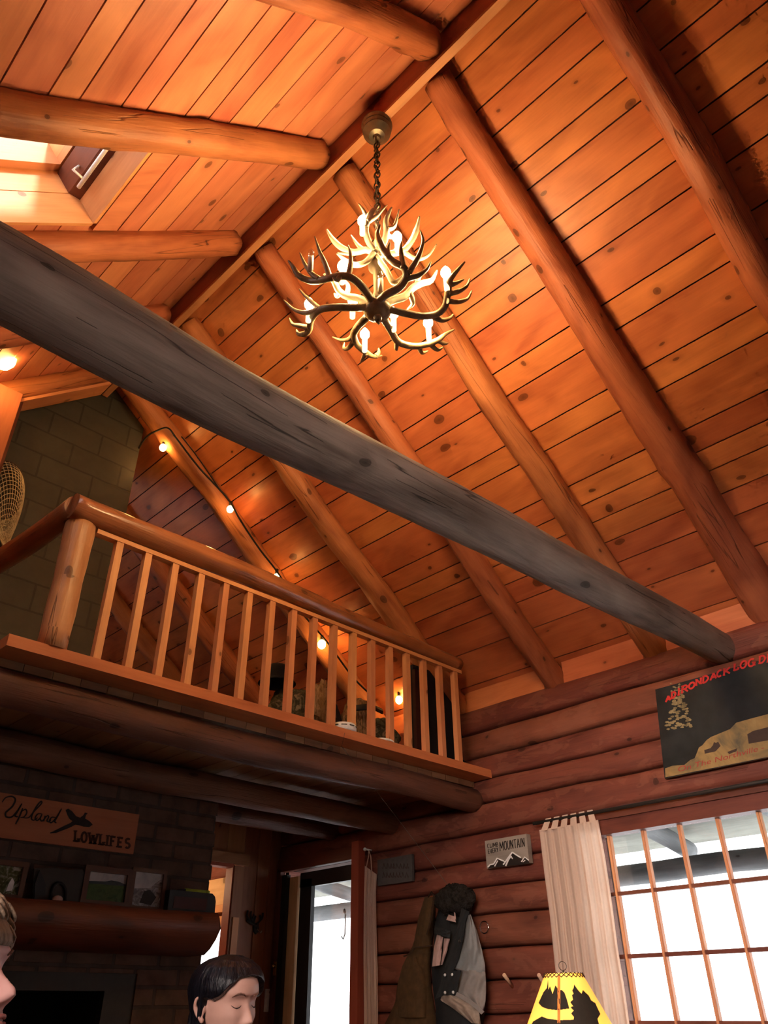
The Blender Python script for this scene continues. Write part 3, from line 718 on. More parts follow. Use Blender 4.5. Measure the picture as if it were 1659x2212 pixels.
# toothed corner bricks
tb = MB()
for k in range(26):
    z0 = .098 * k + .006
    if z0 + .086 > ztop: break
    d = .012 * (k % 2) + .004; tb.box((xr + d / 2, BF + .05 + .1 * (k % 2), z0 + .043), (d, .098 + .19 * (k % 2), .084), axis=1)
tb.build('corner_bricks', 'brick', t)
tb = MB(); xi = atY(228, 2140, BF).x; zi = atY(150, 2140, BF).z
tb.box(((xi + xo) / 2, BF + .03, (.35 + zfb) / 2), (xo - xi, .04, zfb - .35)); tb.box(((xl_ + xi) / 2, BF + .03, (zi + zfb) / 2), (xi - xl_, .04, zfb - zi)); tb.build('steel_surround', 'steel', t)
tb = MB(); tb.box(((xl_ + xi) / 2, BF + .62, (.35 + zi) / 2), (xi - xl_, .02, zi - .35)); tb.box((xi + .01, BF + .34, (.35 + zi) / 2), (.02, .56, zi - .35)); tb.box((xl_ - .01, BF + .34, (.35 + zi) / 2), (.02, .56, zi - .35)); tb.box(((xl_ + xi) / 2, BF + .34, .34), (xi - xl_, .56, .02)); tb.box(((xl_ + xi) / 2, BF + .34, zi + .012), (xi - xl_, .56, .02)); tb.build('firebox', 'firebox', t)
# mantel
MY = 4.42; zm = atY(250, 1956, MY).z; xm = atY(470, 1975, MY).x
prof = [(4.6899, zm), (4.55, zm), (4.43, zm), (4.405, zm - .03), (4.40, zm - .085), (4.425, zm - .14), (4.48, zm - .185), (4.56, zm - .21), (4.6899, zm - .215)]
mb = MB(); P = len(prof); n = 26
def mfn(i, j):
    y, z = prof[round(j * (P - 1))]; x = lerp(.4, xm, i); k = noise.noise(V((x * 2.2, j * 3, 2))) * .014
    if 2 <= round(j * (P - 1)) <= 7: y += k - .02 * max(0, (x - xm + .22) / .22) ** 2; z += k * .6
    return V((x, y, z))
mb.grid(mfn, n, P - 1, uvf=lambda i, j: (i * 2.4, j * .5))
for i in (0, 1):
    idx = [len(mb.v) + q for q in range(P)]; mb.v += [mfn(i, q / (P - 1)) + V((.012 * (q % 3 == 1), 0, 0)) for q in range(P)]
    mb.face(idx if i else idx[::-1], [(p.y, p.z) for p in (mb.v[q] for q in idx)], .5)
nb = len(mb.v); mb.v += [V((.4, 4.6899, zm)), V((xm, 4.6899, zm)), V((xm, 4.6899, zm - .215)), V((.4, 4.6899, zm - .215))]; mb.face([nb, nb + 1, nb + 2, nb + 3], [(0, 0), (2, 0), (2, .2), (0, .2)])
tag(mb.build('mantel', 'mantelwood'), 'thick live-edge wooden mantel shelf on the brick fireplace', 'mantel', kind='thing')

# ---- lettering made of flat brush strokes ---------------------------------
def stroke(mb, pts, w, P, d, serif=0, n=5, mi=0, smooth=True, taper=False):
    """ribbon along 2-D points pts; P maps (x, y) to a 3-D point; d = thickness vector"""
    pp = [V((p[0], p[1])) for p in pts]
    if smooth and len(pp) > 2: pp = [V((q.x, q.y)) for q in spline([V((p.x, p.y, 0)) for p in pp], n)]
    Ls, Rs = [], []; k = len(pp)
    for i, p in enumerate(pp):
        t = pp[min(i + 1, k - 1)] - pp[max(i - 1, 0)]; t = t.normalized() if t.length > 1e-9 else V((1, 0))
        nn = V((-t.y, t.x)); ww = w * .5
        if taper: ww *= .35 + .65 * sin(pi * min(max((i + .6) / (k + .2), .02), .98)) ** .6
        Ls.append(p + nn * ww); Rs.append(p - nn * ww)
    for i in range(k - 1):
        q = [Ls[i], Ls[i + 1], Rs[i + 1], Rs[i]]
        mb.prism([P(a.x, a.y) for a in q], d, seed=.3, mi=mi)
    if serif:
        for e in (0, -1):
            c = pp[e]; mb.prism([P(c.x - serif, c.y - w * .28), P(c.x + serif, c.y - w * .28), P(c.x + serif, c.y + w * .28), P(c.x - serif, c.y + w * .28)], d, seed=.3, mi=mi)
# letters in a unit box, y downwards
def arc(cx, cy, rx, ry, a0, a1, n=9): return [(cx + rx * cos(radians(a0 + (a1 - a0) * i / n)), cy - ry * sin(radians(a0 + (a1 - a0) * i / n))) for i in range(n + 1)]
LET = {
 'A': [[(.05, 1), (.5, 0)], [(.5, 0), (.95, 1)], [(.25, .64), (.75, .64)]], 'B': [[(.15, 0), (.15, 1)], [(.15, .02), (.6, .02), (.8, .24), (.6, .47), (.15, .48)], [(.15, .48), (.65, .5), (.88, .74), (.65, .98), (.15, .98)]],
 'C': [arc(.52, .5, .42, .48, 50, 310)], 'D': [[(.15, 0), (.15, 1)], [(.15, .02), (.55, .04), (.88, .5), (.55, .96), (.15, .98)]], 'E': [[(.15, 0), (.15, 1)], [(.15, .03), (.85, .03)], [(.15, .5), (.7, .5)], [(.15, .97), (.85, .97)]],
 'F': [[(.15, 0), (.15, 1)], [(.15, .03), (.85, .03)], [(.15, .48), (.7, .48)]], 'G': [arc(.52, .5, .42, .48, 50, 340), [(.6, .58), (.92, .58)], [(.9, .58), (.9, .95)]], 'I': [[(.5, 0), (.5, 1)]],
 'K': [[(.15, 0), (.15, 1)], [(.88, 0), (.2, .55)], [(.38, .42), (.92, 1)]], 'L': [[(.2, 0), (.2, 1)], [(.2, .97), (.85, .97)], [(.83, .97), (.83, .75)]], 'M': [[(.08, 1), (.12, 0)], [(.12, 0), (.5, .75)], [(.5, .75), (.88, 0)], [(.88, 0), (.92, 1)]],
 'N': [[(.12, 1), (.12, 0)], [(.12, 0), (.88, 1)], [(.88, 1), (.88, 0)]], 'O': [arc(.5, .5, .42, .49, 0, 360, 14)], 'R': [[(.15, 0), (.15, 1)], [(.15, .03), (.6, .03), (.82, .27), (.6, .5), (.15, .52)], [(.45, .52), (.95, 1)]],
 'S': [arc(.5, .26, .33, .25, 40, 230, 8) + arc(.5, .74, .36, .25, 80, -140, 8)], 'T': [[(.5, 0), (.5, 1)], [(.05, .03), (.95, .03)]], 'U': [[(.12, 0), (.12, .65), (.5, 1), (.88, .65), (.88, 0)]],
 'V': [[(.05, 0), (.5, 1)], [(.5, 1), (.95, 0)]], 'W': [[(.02, 0), (.27, 1)], [(.27, 1), (.5, .2)], [(.5, .2), (.73, 1)], [(.73, 1), (.98, 0)]], 'Y': [[(.05, 0), (.5, .5)], [(.95, 0), (.5, .5)], [(.5, .5), (.5, 1)]],
}
def word(mb, text, corners, w, P, d, serif=0, gap=.16, wide={}, mi=0):
    """letters fill the quadrilateral corners (tl, tr, br, bl) given in P's 2-D coordinates"""
    tl, tr, br, bl = [V(c) for c in corners]
    ws = [wide.get(ch, {'I': .35, 'M': 1.2, 'W': 1.3, ' ': .45}.get(ch, .85)) for ch in text]; tot = sum(ws) + gap * (len(text) - 1); x = 0
    for ch, cw in zip(text, ws):
        def Q(u, v): f = (x + u * cw) / tot; a = tl.lerp(tr, f); b_ = bl.lerp(br, f); return a.lerp(b_, v)
        for st in LET.get(ch, []):
            st2 = [Q(*p) for p in st]
            straight = len(st) == 2
            stroke(mb, st2, w, P, d, serif if straight and abs(st[0][0] - st[1][0]) < .3 else 0, smooth=not straight, mi=mi)
        x += cw + gap

# ---- sign over the mantel
SY = BF - .025
s = 1 / 3.318
def SP(x, y): return atY(x * s, 1650 + y * s, SY)
tl = SP(50, 210); tr_ = SP(1000, 365); br = SP(962, 642); bl = SP(0, 535); xleft = tl.x - .10
t = thing('wooden_sign', (2.05, SY, bl.z), 'orange plank sign with a flying pheasant silhouette over the mantel', 'sign')
mb = MB(); zt, zb = (tl.z + tr_.z) / 2, (bl.z + br.z) / 2
mb.box(((xleft + tr_.x) / 2, SY + .012, (zt + zb) / 2), (tr_.x - xleft, .022, zt - zb)); mb.build('board', 'signwood', t)
Pd = V((0, .0015, 0)); SF = lambda x, y: SP(x, y) + V((0, -.0012, 0))
mb = MB(); ST = lambda p, w=11, tp=True: stroke(mb, p, w, SF, Pd, taper=tp)
ST([(16, 275), (40, 243), (85, 234), (110, 256), (92, 300), (62, 330), (40, 352), (45, 380), (85, 380), (125, 335), (157, 285)], 13); ST([(157, 285), (128, 335), (108, 372), (128, 380)], 13)
ST([(163, 318), (140, 375), (112, 432)], 12); ST([(150, 345), (182, 326), (192, 350), (172, 380), (146, 384)], 10); ST([(160, 385), (205, 385), (245, 340), (296, 285), (292, 270), (262, 305), (232, 362), (226, 395), (244, 404), (270, 385)], 11)
ST([(298, 358), (270, 360), (252, 388), (266, 406), (290, 385), (302, 358)], 10); ST([(302, 358), (288, 392), (300, 410), (316, 395)], 10); ST([(325, 372), (312, 412)], 11); ST([(312, 405), (338, 372), (348, 380), (338, 408), (350, 416), (366, 400)], 10)
ST([(396, 384), (370, 384), (354, 408), (366, 422), (390, 402), (404, 380)], 10); ST([(441, 322), (410, 378), (392, 412), (404, 424)], 12)
mb.build('script_lettering', 'blackpaint', t)
mb = MB(); word(mb, 'LOWLIFES', [(532, 480), (940, 540), (932, 606), (527, 552)], 15, SF, Pd, serif=13, gap=.2); mb.build('lettering', 'burnt', t)
bird = [(470, 330), (490, 322), (516, 340), (546, 376), (574, 386), (598, 368), (608, 350), (628, 354), (616, 368), (610, 392), (640, 410), (664, 436), (640, 453), (600, 450), (566, 440), (540, 436), (500, 457), (440, 481), (400, 496), (360, 499), (358, 492), (404, 480), (372, 487), (412, 468), (460, 444), (505, 424), (520, 410), (498, 394), (482, 364)]
mb = MB(); mb.prism([SF(*p) for p in bird], Pd); mb.build('pheasant_silhouette', 'blackpaint', t)

# ---- things on the mantel
FY = 4.56
def px_frame(name, label, cat, tlp, brp, fw, pic, group=None, y=FY, lean=.03):
    """picture frame standing on the mantel; tlp / brp are its upper left and lower right corners in the picture plane y"""
    a = atY(*tlp, y); c = atY(*brp, y); x0, x1 = a.x, c.x; h = a.z - zm
    t = thing(name, ((x0 + x1) / 2, y, zm), label, cat, group)
    rot = Matrix.Rotation(-lean, 3, 'X'); base = V(((x0 + x1) / 2, y, zm + .001)); P = lambda x, yy, z: base + rot @ V((x, yy, z)); w = x1 - x0
    mb = MB()
    for bx in (((0, 0, fw / 2), (w, .022, fw)), ((0, 0, h - fw / 2), (w, .022, fw)), ((-w / 2 + fw / 2, 0, h / 2), (fw, .022, h - 2 * fw)), ((w / 2 - fw / 2, 0, h / 2), (fw, .022, h - 2 * fw))):
        mb.box(P(*bx[0]), bx[1], rot)
    mb.build('frame', 'framewood', t)
    iw, ih = w - 2 * fw, h - 2 * fw; mb = MB(); mats = []
    for k, (mname, poly) in enumerate(pic):
        mats.append(mname); mb.prism([P((u - .5) * iw, .004 - .0012 * k, fw + v * ih) for u, v in poly], rot @ V((0, .001, 0)), mi=k)
    mb.build('photo', mats, t); return t
full = [(0, 0), (1, 0), (1, 1), (0, 1)]
px_frame('picture_frame', 'brown picture frame with a landscape photo of sky over a green field on the mantel', 'picture frame', (186, 1868), (277, 1953), .032, [('photo_sky', full), ('photo_green', [(0, 0), (1, 0), (1, .62), (.7, .6), (.35, .62), (0, .6)]), ('photo_hill', [(0, .58), (1, .6), (1, .66), (.8, .74), (.6, .76), (.45, .7), (.2, .68), (0, .66)])], 'photo frames on the mantel')
px_frame('picture_frame', 'upright brown picture frame with a pale winter woods photo on the mantel', 'picture frame', (288, 1873), (352, 1957), .022, [('photo_winter', full), ('photo_sky', [(.05, .5), (.6, .55), (.75, .7), (.95, .85), (.95, 1), (0, 1)]), ('blackpaint', [(.3, .1), (.7, .05), (.85, .3), (.6, .5), (.4, .45)])], 'photo frames on the mantel')
px_frame('picture_frame', 'leftmost of the three picture frames on the mantel, with a deer photo', 'picture frame', (-46, 1852), (47, 1936), .026, [('photo_deer', full), ('whitepaint', [(.72, .1), (.86, .15), (.88, .45), (.8, .6), (.75, .4)])], 'photo frames on the mantel')
# dark cut-out silhouette plaque with a pine and an arch, a pale stone in front
t = thing('silhouette_plaque', atY(128, 1950, FY).to_tuple(), 'dark cut-out plaque with a pine silhouette on the mantel', 'plaque')
def mp(x, y, yy=FY): return atY(x, y, yy)
mb = MB(); b0 = zm
poly = [mp(72, 1940), mp(180, 1952), mp(183, 1885), mp(176, 1876), mp(150, 1880), mp(120, 1874), mp(74, 1876)]; poly[0].z = poly[1].z = b0
mb.prism(poly, (0, .012, 0)); mb.build('panel', 'steel', t)
mb = MB(); P_ = [mp(74, 1940), mp(98, 1943), mp(96, 1915), mp(98, 1914), mp(90, 1893), mp(84, 1880), mp(78, 1896), mp(73, 1912)]; P_[0].z = P_[1].z = b0
mb.prism([p + V((0, -.012, 0)) for p in P_], (0, .01, 0)); mb.build('pine', 'black', t)
mb = MB(); A = [mp(112 + 14 - 16 * cos(q * pi / 10), 1940 - 32 * sin(q * pi / 10) ** .7, FY) for q in range(11)]
A[0].z = A[-1].z = b0; mb.tube([p + V((0, -.008, 0)) for p in A], .008, 8); mb.build('arch', 'black', t)
c = mp(125, 1938, FY - .05); mb = MB(); mb.sphere((c.x, c.y, zm + .018), .02, 10, 7, sq=(1.5, 1, .9)); tag(mb.build('pale_stone', 'jacketpink'), 'small pale pink stone in front of the dark plaque on the mantel', 'stone')
# box with rounded corner and lime green marker
a, c = atY(356, 1924, FY), atY(452, 1972, FY)
mb = MB(); w, h = c.x - a.x, a.z - zm; r = .03
poly = [(0, 0), (w, 0), (w, h - r * 1.4), (w - r * .3, h - r * .5), (w - r, h), (0, h)]
mb.prism([V((a.x + u, FY - .06, zm + .001 + v)) for u, v in poly], (0, .12, 0)); t = thing('storage_box', (a.x + w / 2, FY, zm), 'low black box on the right end of the mantel', 'box'); mb.build('case', 'black', t)
mb = MB(); mb.box((a.x + w * .45, FY - .062, zm + h * .45), (w * .7, .003, h * .55)); mb.build('front_panel', 'maroon', t)
p0, p1 = atY(397, 1921, FY), atY(447, 1924, FY); zz = zm + h + .013
mb = MB(); t = thing('marker', (p0.x, FY, zz - .012), 'lime green marker pen lying on the black box', 'marker')
mb.tube([V((p0.x + .01, FY, zz)), V((p1.x - .01, FY, zz))], .012, 14); mb.build('barrel', 'lime', t)
mb = MB(); mb.tube([V((p1.x - .0098, FY, zz)), V((p1.x + .012, FY, zz)), V((p1.x + .02, FY, zz))], [.0125, .0125, .008], 14); mb.build('cap', 'lime', t)
mb = MB(); mb.tube([V((p0.x + .0098, FY, zz)), V((p0.x - .02, FY, zz - .001)), V((p0.x - .045, FY, zz - .004))], [.008, .005, .003], 10); mb.build('tip', 'black', t)

# ================================================================= LOFT CLUTTER
def lump(name, mat, c, r, sq, label, cat, seed, amp=.25, extra=None, sit=True):
    c = V(c); mb = MB(); rng = 5.1 * seed
    def fn(i, j):
        th = pi * j; d = V((sin(th) * cos(2 * pi * i), sin(th) * sin(2 * pi * i), cos(th)))
        k = 1 + amp * noise.noise(d * 1.7 + V((rng, 0, 0))) + amp * .4 * noise.noise(d * 4.5 + V((0, rng, 0)))
        p = c + V((d.x * sq[0], d.y * sq[1], d.z * sq[2])) * r * k
        if sit: p.z = max(p.z, DT + .0005)
        return p
    mb.grid(fn, 36, 24, closed=True, uvf=lambda i, j: (i, j))
    t = thing(name, (c.x, c.y, DT if sit else c.z), label, cat); mb.build('body', mat, t)
    return t
LY = 3.95
def at4(px, py): return atY(px, py, LY)
p = at4(640, 1520); lump('duffel_bag', 'camo', (p.x, p.y, DT + .15), .2, (1.05, .75, .95), 'left camouflage duffel bag on the loft behind the balusters', 'bag', 1.0)
p = at4(600, 1452); t = thing('black_hat', (p.x, p.y, p.z - .08), 'black brimmed hat resting on the left camouflage bag', 'hat'); mb = MB()
mb.lathe([(.001, .12), (.06, .118), (.095, .095), (.108, .05), (.11, .01)], (p.x, p.y, p.z - .075), 24); mb.build('crown', 'blackcloth', t); mb = MB(); mb.lathe([(.108, .012), (.122, .0), (.126, -.005), (.122, -.01), (.108, .002)], (p.x, p.y, p.z - .075), 24); mb.build('brim', 'blackcloth', t)
p = at4(662, 1500); lump('fur_pelt', 'fur', (p.x, p.y - .15, DT + .20), .13, (.8, .5, 1.25), 'tan and brown fur pelt draped over the left camouflage bag', 'pelt', 2.2, .45)
p = at4(715, 1530); lump('black_bag', 'blackcloth', (p.x, p.y + .06, DT + .16), .15, (.8, .7, 1.25), 'soft black bag between the two camouflage piles on the loft', 'bag', 3.1)
p = at4(765, 1535); lump('fur_pelt', 'fur', (p.x, p.y, DT + .17), .17, (.8, .7, 1.15), 'shaggy fur pelt behind the white smoke detector on the loft', 'pelt', 4.4, .4)
p = at4(820, 1540); lump('duffel_bag', 'camo', (p.x + .02, p.y + .05, DT + .14), .17, (.95, .8, .95), 'right camouflage duffel bag beside the glowing floor light on the loft', 'bag', 5.7, .35)
t = thing('canvas_strap', at4(775, 1545).to_tuple(), 'black strap buckled across the shaggy fur pelt', 'strap'); mb = MB(); a, c = at4(725, 1540), at4(800, 1545)
mb.tube([a + V((0, -.12, 0)), (a + c) / 2 + V((0, -.185, .01)), c + V((0, -.12, 0))], .022, 8, flat=.4); mb.build('webbing', 'black', t)
# dark folding panel leaning at the end of the railing
y_ = 3.80; a, b_, c, d_ = atY(893, 1432, y_), atY(990, 1455, y_), atY(990, 1650, y_), atY(893, 1630, y_)
t = thing('folding_screen', ((a.x + b_.x) / 2, y_, DT), 'tall black folding screen with maroon edge standing at the right end of the loft', 'screen', kind='thing')
mb = MB(); zt = a.z - .01; mb.box(((a.x + b_.x) / 2 + .03, y_ + .02, (DT + zt) / 2), (b_.x - a.x + .06, .03, zt - DT)); mb.build('board', 'blackcloth', t)
mb = MB(); mb.box((a.x + .03, y_ - .005, (DT + zt) / 2 - .02), (.075, .03, zt - DT - .05), axis=2); mb.build('edge_strip', 'maroon', t)
# smoke detector and flat white cover
c = V((3.215, 3.615, DT)); t = thing('smoke_detector', c.to_tuple(), 'round white smoke detector with dark slots on the loft edge', 'smoke detector')
mb = MB(); mb.lathe([(.001, 0), (.082, 0), (.086, .008), (.086, .036), (.078, .048), (.05, .054), (.001, .055)], c, 32); mb.build('case', 'whiteplastic', t)
mb = MB()
for q in range(10):
    th = 2 * pi * q / 10 + .3; mb.box(c + V((cos(th) * .0845, sin(th) * .0845, .029)), (.006, .036, .006), Matrix.Rotation(th, 3, 'Z'))
mb.build('slots', 'slotdark', t)
c = V((3.56, 3.62, DT)); mb = MB(); mb.lathe([(.001, .02), (.07, .02), (.085, .012), (.088, 0)], c, 28); tag(mb.build('white_cover', 'whiteplastic'), 'shallow white plastic cover lying on the loft edge', 'cover')
# ================================================================= CHANDELIER
HUB = V((1.72, 1.757, Z(2.70)))
t = thing('antler_chandelier', (1.72, 1.757, Z(4.2)), 'antler chandelier with glowing candle bulbs hanging from the ridge', 'chandelier')
mb = MB(); c = V((1.72, 1.757, Z(4.2)))
mb.lathe([(.001, .0), (.085, .0), (.088, -.012), (.080, -.03), (.083, -.045), (.074, -.062), (.078, -.075), (.060, -.095), (.045, -.11), (.022, -.118), (.016, -.135), (.001, -.137)], c, 40, smooth=False); mb.build('canopy', 'bronze', t)
ztop_, zlow = Z(4.07), Z(3.30); nl = 17
for k in range(nl):
    zc = lerp(ztop_, zlow, (k + .5) / nl); h = (ztop_ - zlow) / nl * .64; pts = []
    for q in range(13):
        a = 2 * pi * q / 12; d = V((cos(a) * .017, 0, sin(a) * h)); d = Matrix.Rotation(pi / 2 * (k % 2) + .4, 3, 'Z') @ d
        pts.append(V((1.72, 1.757, zc)) + d)
    mb = MB(); mb.tube(pts, .0042, 6, caps=False); mb.build('chain_link', 'chainmetal', t)
mb = MB(); mb.tube([V((1.72 + .016 * sin(q * 1.9), 1.757 + .016 * cos(q * 1.9), lerp(ztop_, zlow, q / 20))) for q in range(21)], .003, 6); mb.build('electric_cord', 'chainmetal', t)
mb = MB(); mb.lathe([(.001, .56), (.012, .56), (.014, .50), (.022, .47), (.020, .40), (.035, .36), (.045, .33), (.045, .29), (.022, .26), (.018, .12), (.03, .07), (.04, .03), (.001, .03)], HUB, 20); mb.build('stem', 'bronze', t)
mb = MB(); mb.sphere(HUB + V((0, 0, -.002)), .06, 20, 12, sq=(1.1, 1.1, .75)); mb.sphere(HUB + V((0, 0, -.055)), .02, 12, 8); mb.build('hub', 'antler', t)
mb = MB(); pts = [HUB + V((cos(2 * pi * q / 12) * .011, sin(2 * pi * q / 12) * .004, -.082 + sin(2 * pi * q / 12) * .011)) for q in range(13)]; mb.tube(pts, .003, 6, caps=False); mb.build('ring', 'bronze', t)
ZH = HUB.z
def A(px, py, h): return atZ(px, py, ZH + h)
def antler(beam, tines, r=.019, mat='antler'):
    mb = MB()
    pts = spline([A(*p) for p in beam], 6); k = len(pts)
    mb.tube(pts, [r * (1.1 - .25 * (i / k)) * (1 if i < k * .75 else max(.22, 1 - ((i / k) - .75) / .25 * .8)) for i in range(k)], 12, wob=.10, wf=9, flat=1.0)
    for tn in tines:
        pts = spline([A(*p) for p in tn], 5); k = len(pts)
        mb.tube(pts, [r * .82 * max(.2, (1 - (i / (k - 1)) ** 1.6 * .82)) for i in range(k)], 10, wob=.06, wf=9)
    mb.build('antler', mat, t)
# lower ring
antler([(800, 662, 0), (765, 664, -.005), (720, 664, .0), (690, 670, .02), (672, 690, .05), (668, 712, .07), (655, 724, .07), (640, 716, .10)],
       [[(690, 668, .02), (660, 676, .06), (634, 668, .10), (613, 648, .16)], [(668, 708, .06), (648, 704, .09), (632, 700, .12), (625, 687, .16)], [(660, 720, .07), (645, 722, .09), (640, 712, .12)], [(690, 668, .02), (677, 656, .09), (660, 640, .15), (646, 624, .2)]], .0165)
antler([(806, 655, 0), (790, 630, .02), (768, 606, .04), (745, 596, .05), (715, 600, .06), (690, 606, .08), (668, 606, .11), (645, 595, .14), (632, 575, .18), (623, 563, .21)],
       [[(690, 604, .08), (672, 590, .13), (657, 568, .2), (648, 546, .27)], [(712, 600, .06), (703, 572, .14), (690, 542, .22), (680, 511, .31)], [(752, 597, .05), (757, 572, .12), (757, 548, .2), (752, 530, .27)], [(735, 597, .05), (728, 605, .02), (718, 600, .03)]], .0175)
antler([(815, 655, 0), (835, 636, .01), (862, 622, .04), (878, 598, .07), (872, 578, .10), (850, 566, .13), (832, 546, .18), (820, 522, .24), (816, 504, .29), (821, 486, .34)],
       [[(872, 578, .09), (868, 556, .15), (866, 536, .2), (868, 520, .26)], [(884, 588, .07), (898, 566, .12), (908, 545, .18), (914, 520, .25), (908, 498, .32)], [(840, 556, .15), (838, 540, .2), (842, 524, .26)], [(878, 602, .06), (902, 596, .08), (922, 582, .13), (930, 566, .18)]], .0175)
antler([(815, 668, 0), (845, 670, -.01), (880, 678, -.01), (915, 683, .0), (945, 678, .03), (962, 660, .06), (968, 630, .1), (972, 606, .14), (988, 584, .2), (1004, 566, .25)],
       [[(966, 650, .06), (990, 652, .09), (1010, 645, .13), (1019, 628, .18)], [(968, 634, .09), (990, 630, .12), (1008, 618, .17), (1015, 602, .22)], [(970, 616, .12), (985, 612, .15), (1002, 604, .19)], [(935, 684, .02), (955, 692, .03), (972, 687, .07), (979, 679, .1)]], .0165)
antler([(812, 672, 0), (830, 690, .0), (845, 715, .01), (860, 738, .03), (890, 748, .05), (920, 745, .08), (945, 735, .11), (962, 722, .15), (981, 712, .2)],
       [[(905, 749, .06), (912, 762, .08), (925, 758, .12)], [(930, 744, .09), (945, 756, .09), (957, 750, .13)], [(858, 738, .03), (856, 752, .02), (858, 757, .02)], [(946, 736, .11), (960, 742, .12), (968, 741, .15)]], .0165)
antler([(806, 672, 0), (790, 688, .01), (774, 704, .03), (764, 722, .05), (770, 742, .07), (786, 758, .09), (806, 770, .12), (825, 768, .16)],
       [[(768, 716, .05), (755, 732, .07), (738, 735, .1), (718, 728, .16)], [(766, 735, .06), (752, 752, .09), (742, 752, .12), (744, 740, .15)], [(790, 762, .09), (784, 774, .1), (779, 784, .12)], [(812, 770, .13), (818, 762, .16), (818, 752, .19)]], .0165)
# rear of the ring
antler([(820, 660, 0), (850, 648, .06), (875, 640, .10), (892, 622, .16), (912, 612, .20), (932, 606, .25), (944, 584, .32)], [[(885, 632, .12), (892, 655, .10), (880, 668, .10)], [(900, 618, .18), (905, 600, .24), (914, 588, .3)]], .0175, 'antler_lit')
antler([(800, 660, 0), (775, 645, .06), (750, 640, .10), (732, 628, .14), (720, 606, .18), (700, 592, .24)], [[(735, 632, .13), (728, 640, .14), (722, 634, .18)], [(748, 640, .1), (752, 618, .17), (742, 604, .24)]], .017, 'antler_lit')
# upper tier
antler([(808, 545, .36), (790, 540, .38), (765, 545, .38), (740, 536, .41), (720, 518, .47), (706, 496, .54)], [[(785, 540, .38), (772, 528, .42), (758, 508, .48)], [(765, 546, .38), (750, 548, .38), (728, 546, .40)]], .0155, 'antler_lit')
antler([(808, 545, .36), (795, 520, .42), (790, 495, .48), (796, 470, .54), (806, 455, .59), (818, 446, .63)], [[(791, 492, .48), (790, 468, .55), (784, 452, .60), (775, 440, .65)], [(794, 480, .51), (812, 468, .55), (824, 455, .59), (836, 443, .64)]], .0155, 'antler_lit')
antler([(810, 545, .36), (828, 525, .40), (835, 500, .45), (834, 475, .52), (846, 448, .60)], [[(836, 495, .46), (852, 488, .50), (862, 452, .60)], [(834, 505, .44), (846, 512, .45), (858, 500, .5)]], .0155, 'antler_lit')
antler([(812, 548, .35), (840, 548, .36), (870, 542, .38), (888, 522, .44), (900, 495, .52), (906, 468, .60)], [[(870, 543, .38), (900, 560, .36), (925, 552, .40), (943, 528, .48)], [(850, 548, .36), (862, 530, .42), (866, 512, .48)]], .0155, 'antler_lit')
antler([(808, 548, .34), (790, 566, .28), (770, 572, .25), (752, 566, .27), (728, 548, .33)], [], .014, 'antler_lit')
antler([(812, 552, .34), (835, 585, .22), (850, 610, .15), (870, 600, .18), (890, 575, .26)], [], .014, 'antler_lit')
# candles
CAND = [(783, 480, .52, 1), (858, 515, .44, 1), (740, 578, .20, 1), (668, 660, .13, 1), (850, 680, .10, 1), (925, 700, .14, 1), (788, 725, .14, 1), (762, 652, .13, 1), (672, 550, .22, 0), (963, 592, .2, 1), (822, 598, .16, 0)]
for px, py, h, lit in CAND:
    p = A(px, py, h); L = .085 if h < .4 else .07
    mb = MB(); mb.lathe([(.001, -L - .022), (.013, -L - .022), (.0135, -.022), (.010, -.020), (.001, -.020)], p, 14); s_ = mb.build('candle_sleeve', 'candle' if lit else 'candle_off', t)
    mb = MB(); mb.lathe([(.001, -.020), (.011, -.019), (.022, -.004), (.0245, .009), (.021, .024), (.012, .040), (.004, .052), (.0005, .056)] if lit else [(.001, -.020), (.009, -.019), (.015, -.002), (.016, .008), (.013, .022), (.006, .036), (.0005, .045)], p, 10)
    s_['_o'] = t['_o']; b_ = mb.build('bulb', 'bulblit' if lit else 'bulbclear', t); b_.parent = s_; b_.location = (0, 0, 0)
    if not lit: b_['label'] = 'clear unlit bulb'

# ================================================================= STRING LIGHTS along the sixth rafter
t = thing('string_lights', atY(365, 925, 4.6).to_tuple(), 'string of glowing globe bulbs on black cable along the loft rafter', 'string lights')
nu = V((SR, 0, 1)); ku = Z(4.19) + SR * RX
def UP(px, py): return atP(px, py, nu, ku)
cab = spline([atY(-8, 745, 4.5), atY(14, 728, 4.5), atY(26, 752, 4.52)], 6); mb = MB(); mb.tube(cab, .006, 6); mb.build('cable', 'cordblack', t)
cab = spline([UP(296, 975), UP(315, 945), UP(340, 930), UP(363, 925), UP(382, 948), UP(430, 1010), UP(490, 1075), UP(520, 1125), UP(560, 1185), UP(602, 1240), UP(650, 1320), UP(705, 1385), UP(760, 1460), UP(800, 1500)], 6)
mb = MB(); mb.tube(cab, .0075, 6); mb.build('cable', 'cordblack', t)
cab = spline([UP(392, 943), UP(425, 985), UP(470, 1050), UP(494, 1082)], 6); mb = MB(); mb.tube(cab, .005, 6); mb.build('cable', 'cordblack', t)
for px, py, r, pos in ((352, 967, .028, None), (497, 1100, .027, None), (597, 1246, .024, None), (695, 1392, .034, None), (10, 774, .075, 4.45), (862, 1512, .03, 4.35)):
    p = UP(px, py) if pos is None else atY(px, py, pos)
    mb = MB(); mb.tube([p + V((.0, 0, r * .8)), p + V((0, 0, r * .8 + .05))], .014, 10); s_ = mb.build('socket', 'cordblack', t); s_['_o'] = t['_o']
    mb = MB(); mb.sphere(p, r, 12, 8, sq=(1, 1, 1.15)); b_ = mb.build('bulb', 'stringlit', t); b_.parent = s_; b_.location = (0, 0, 0)

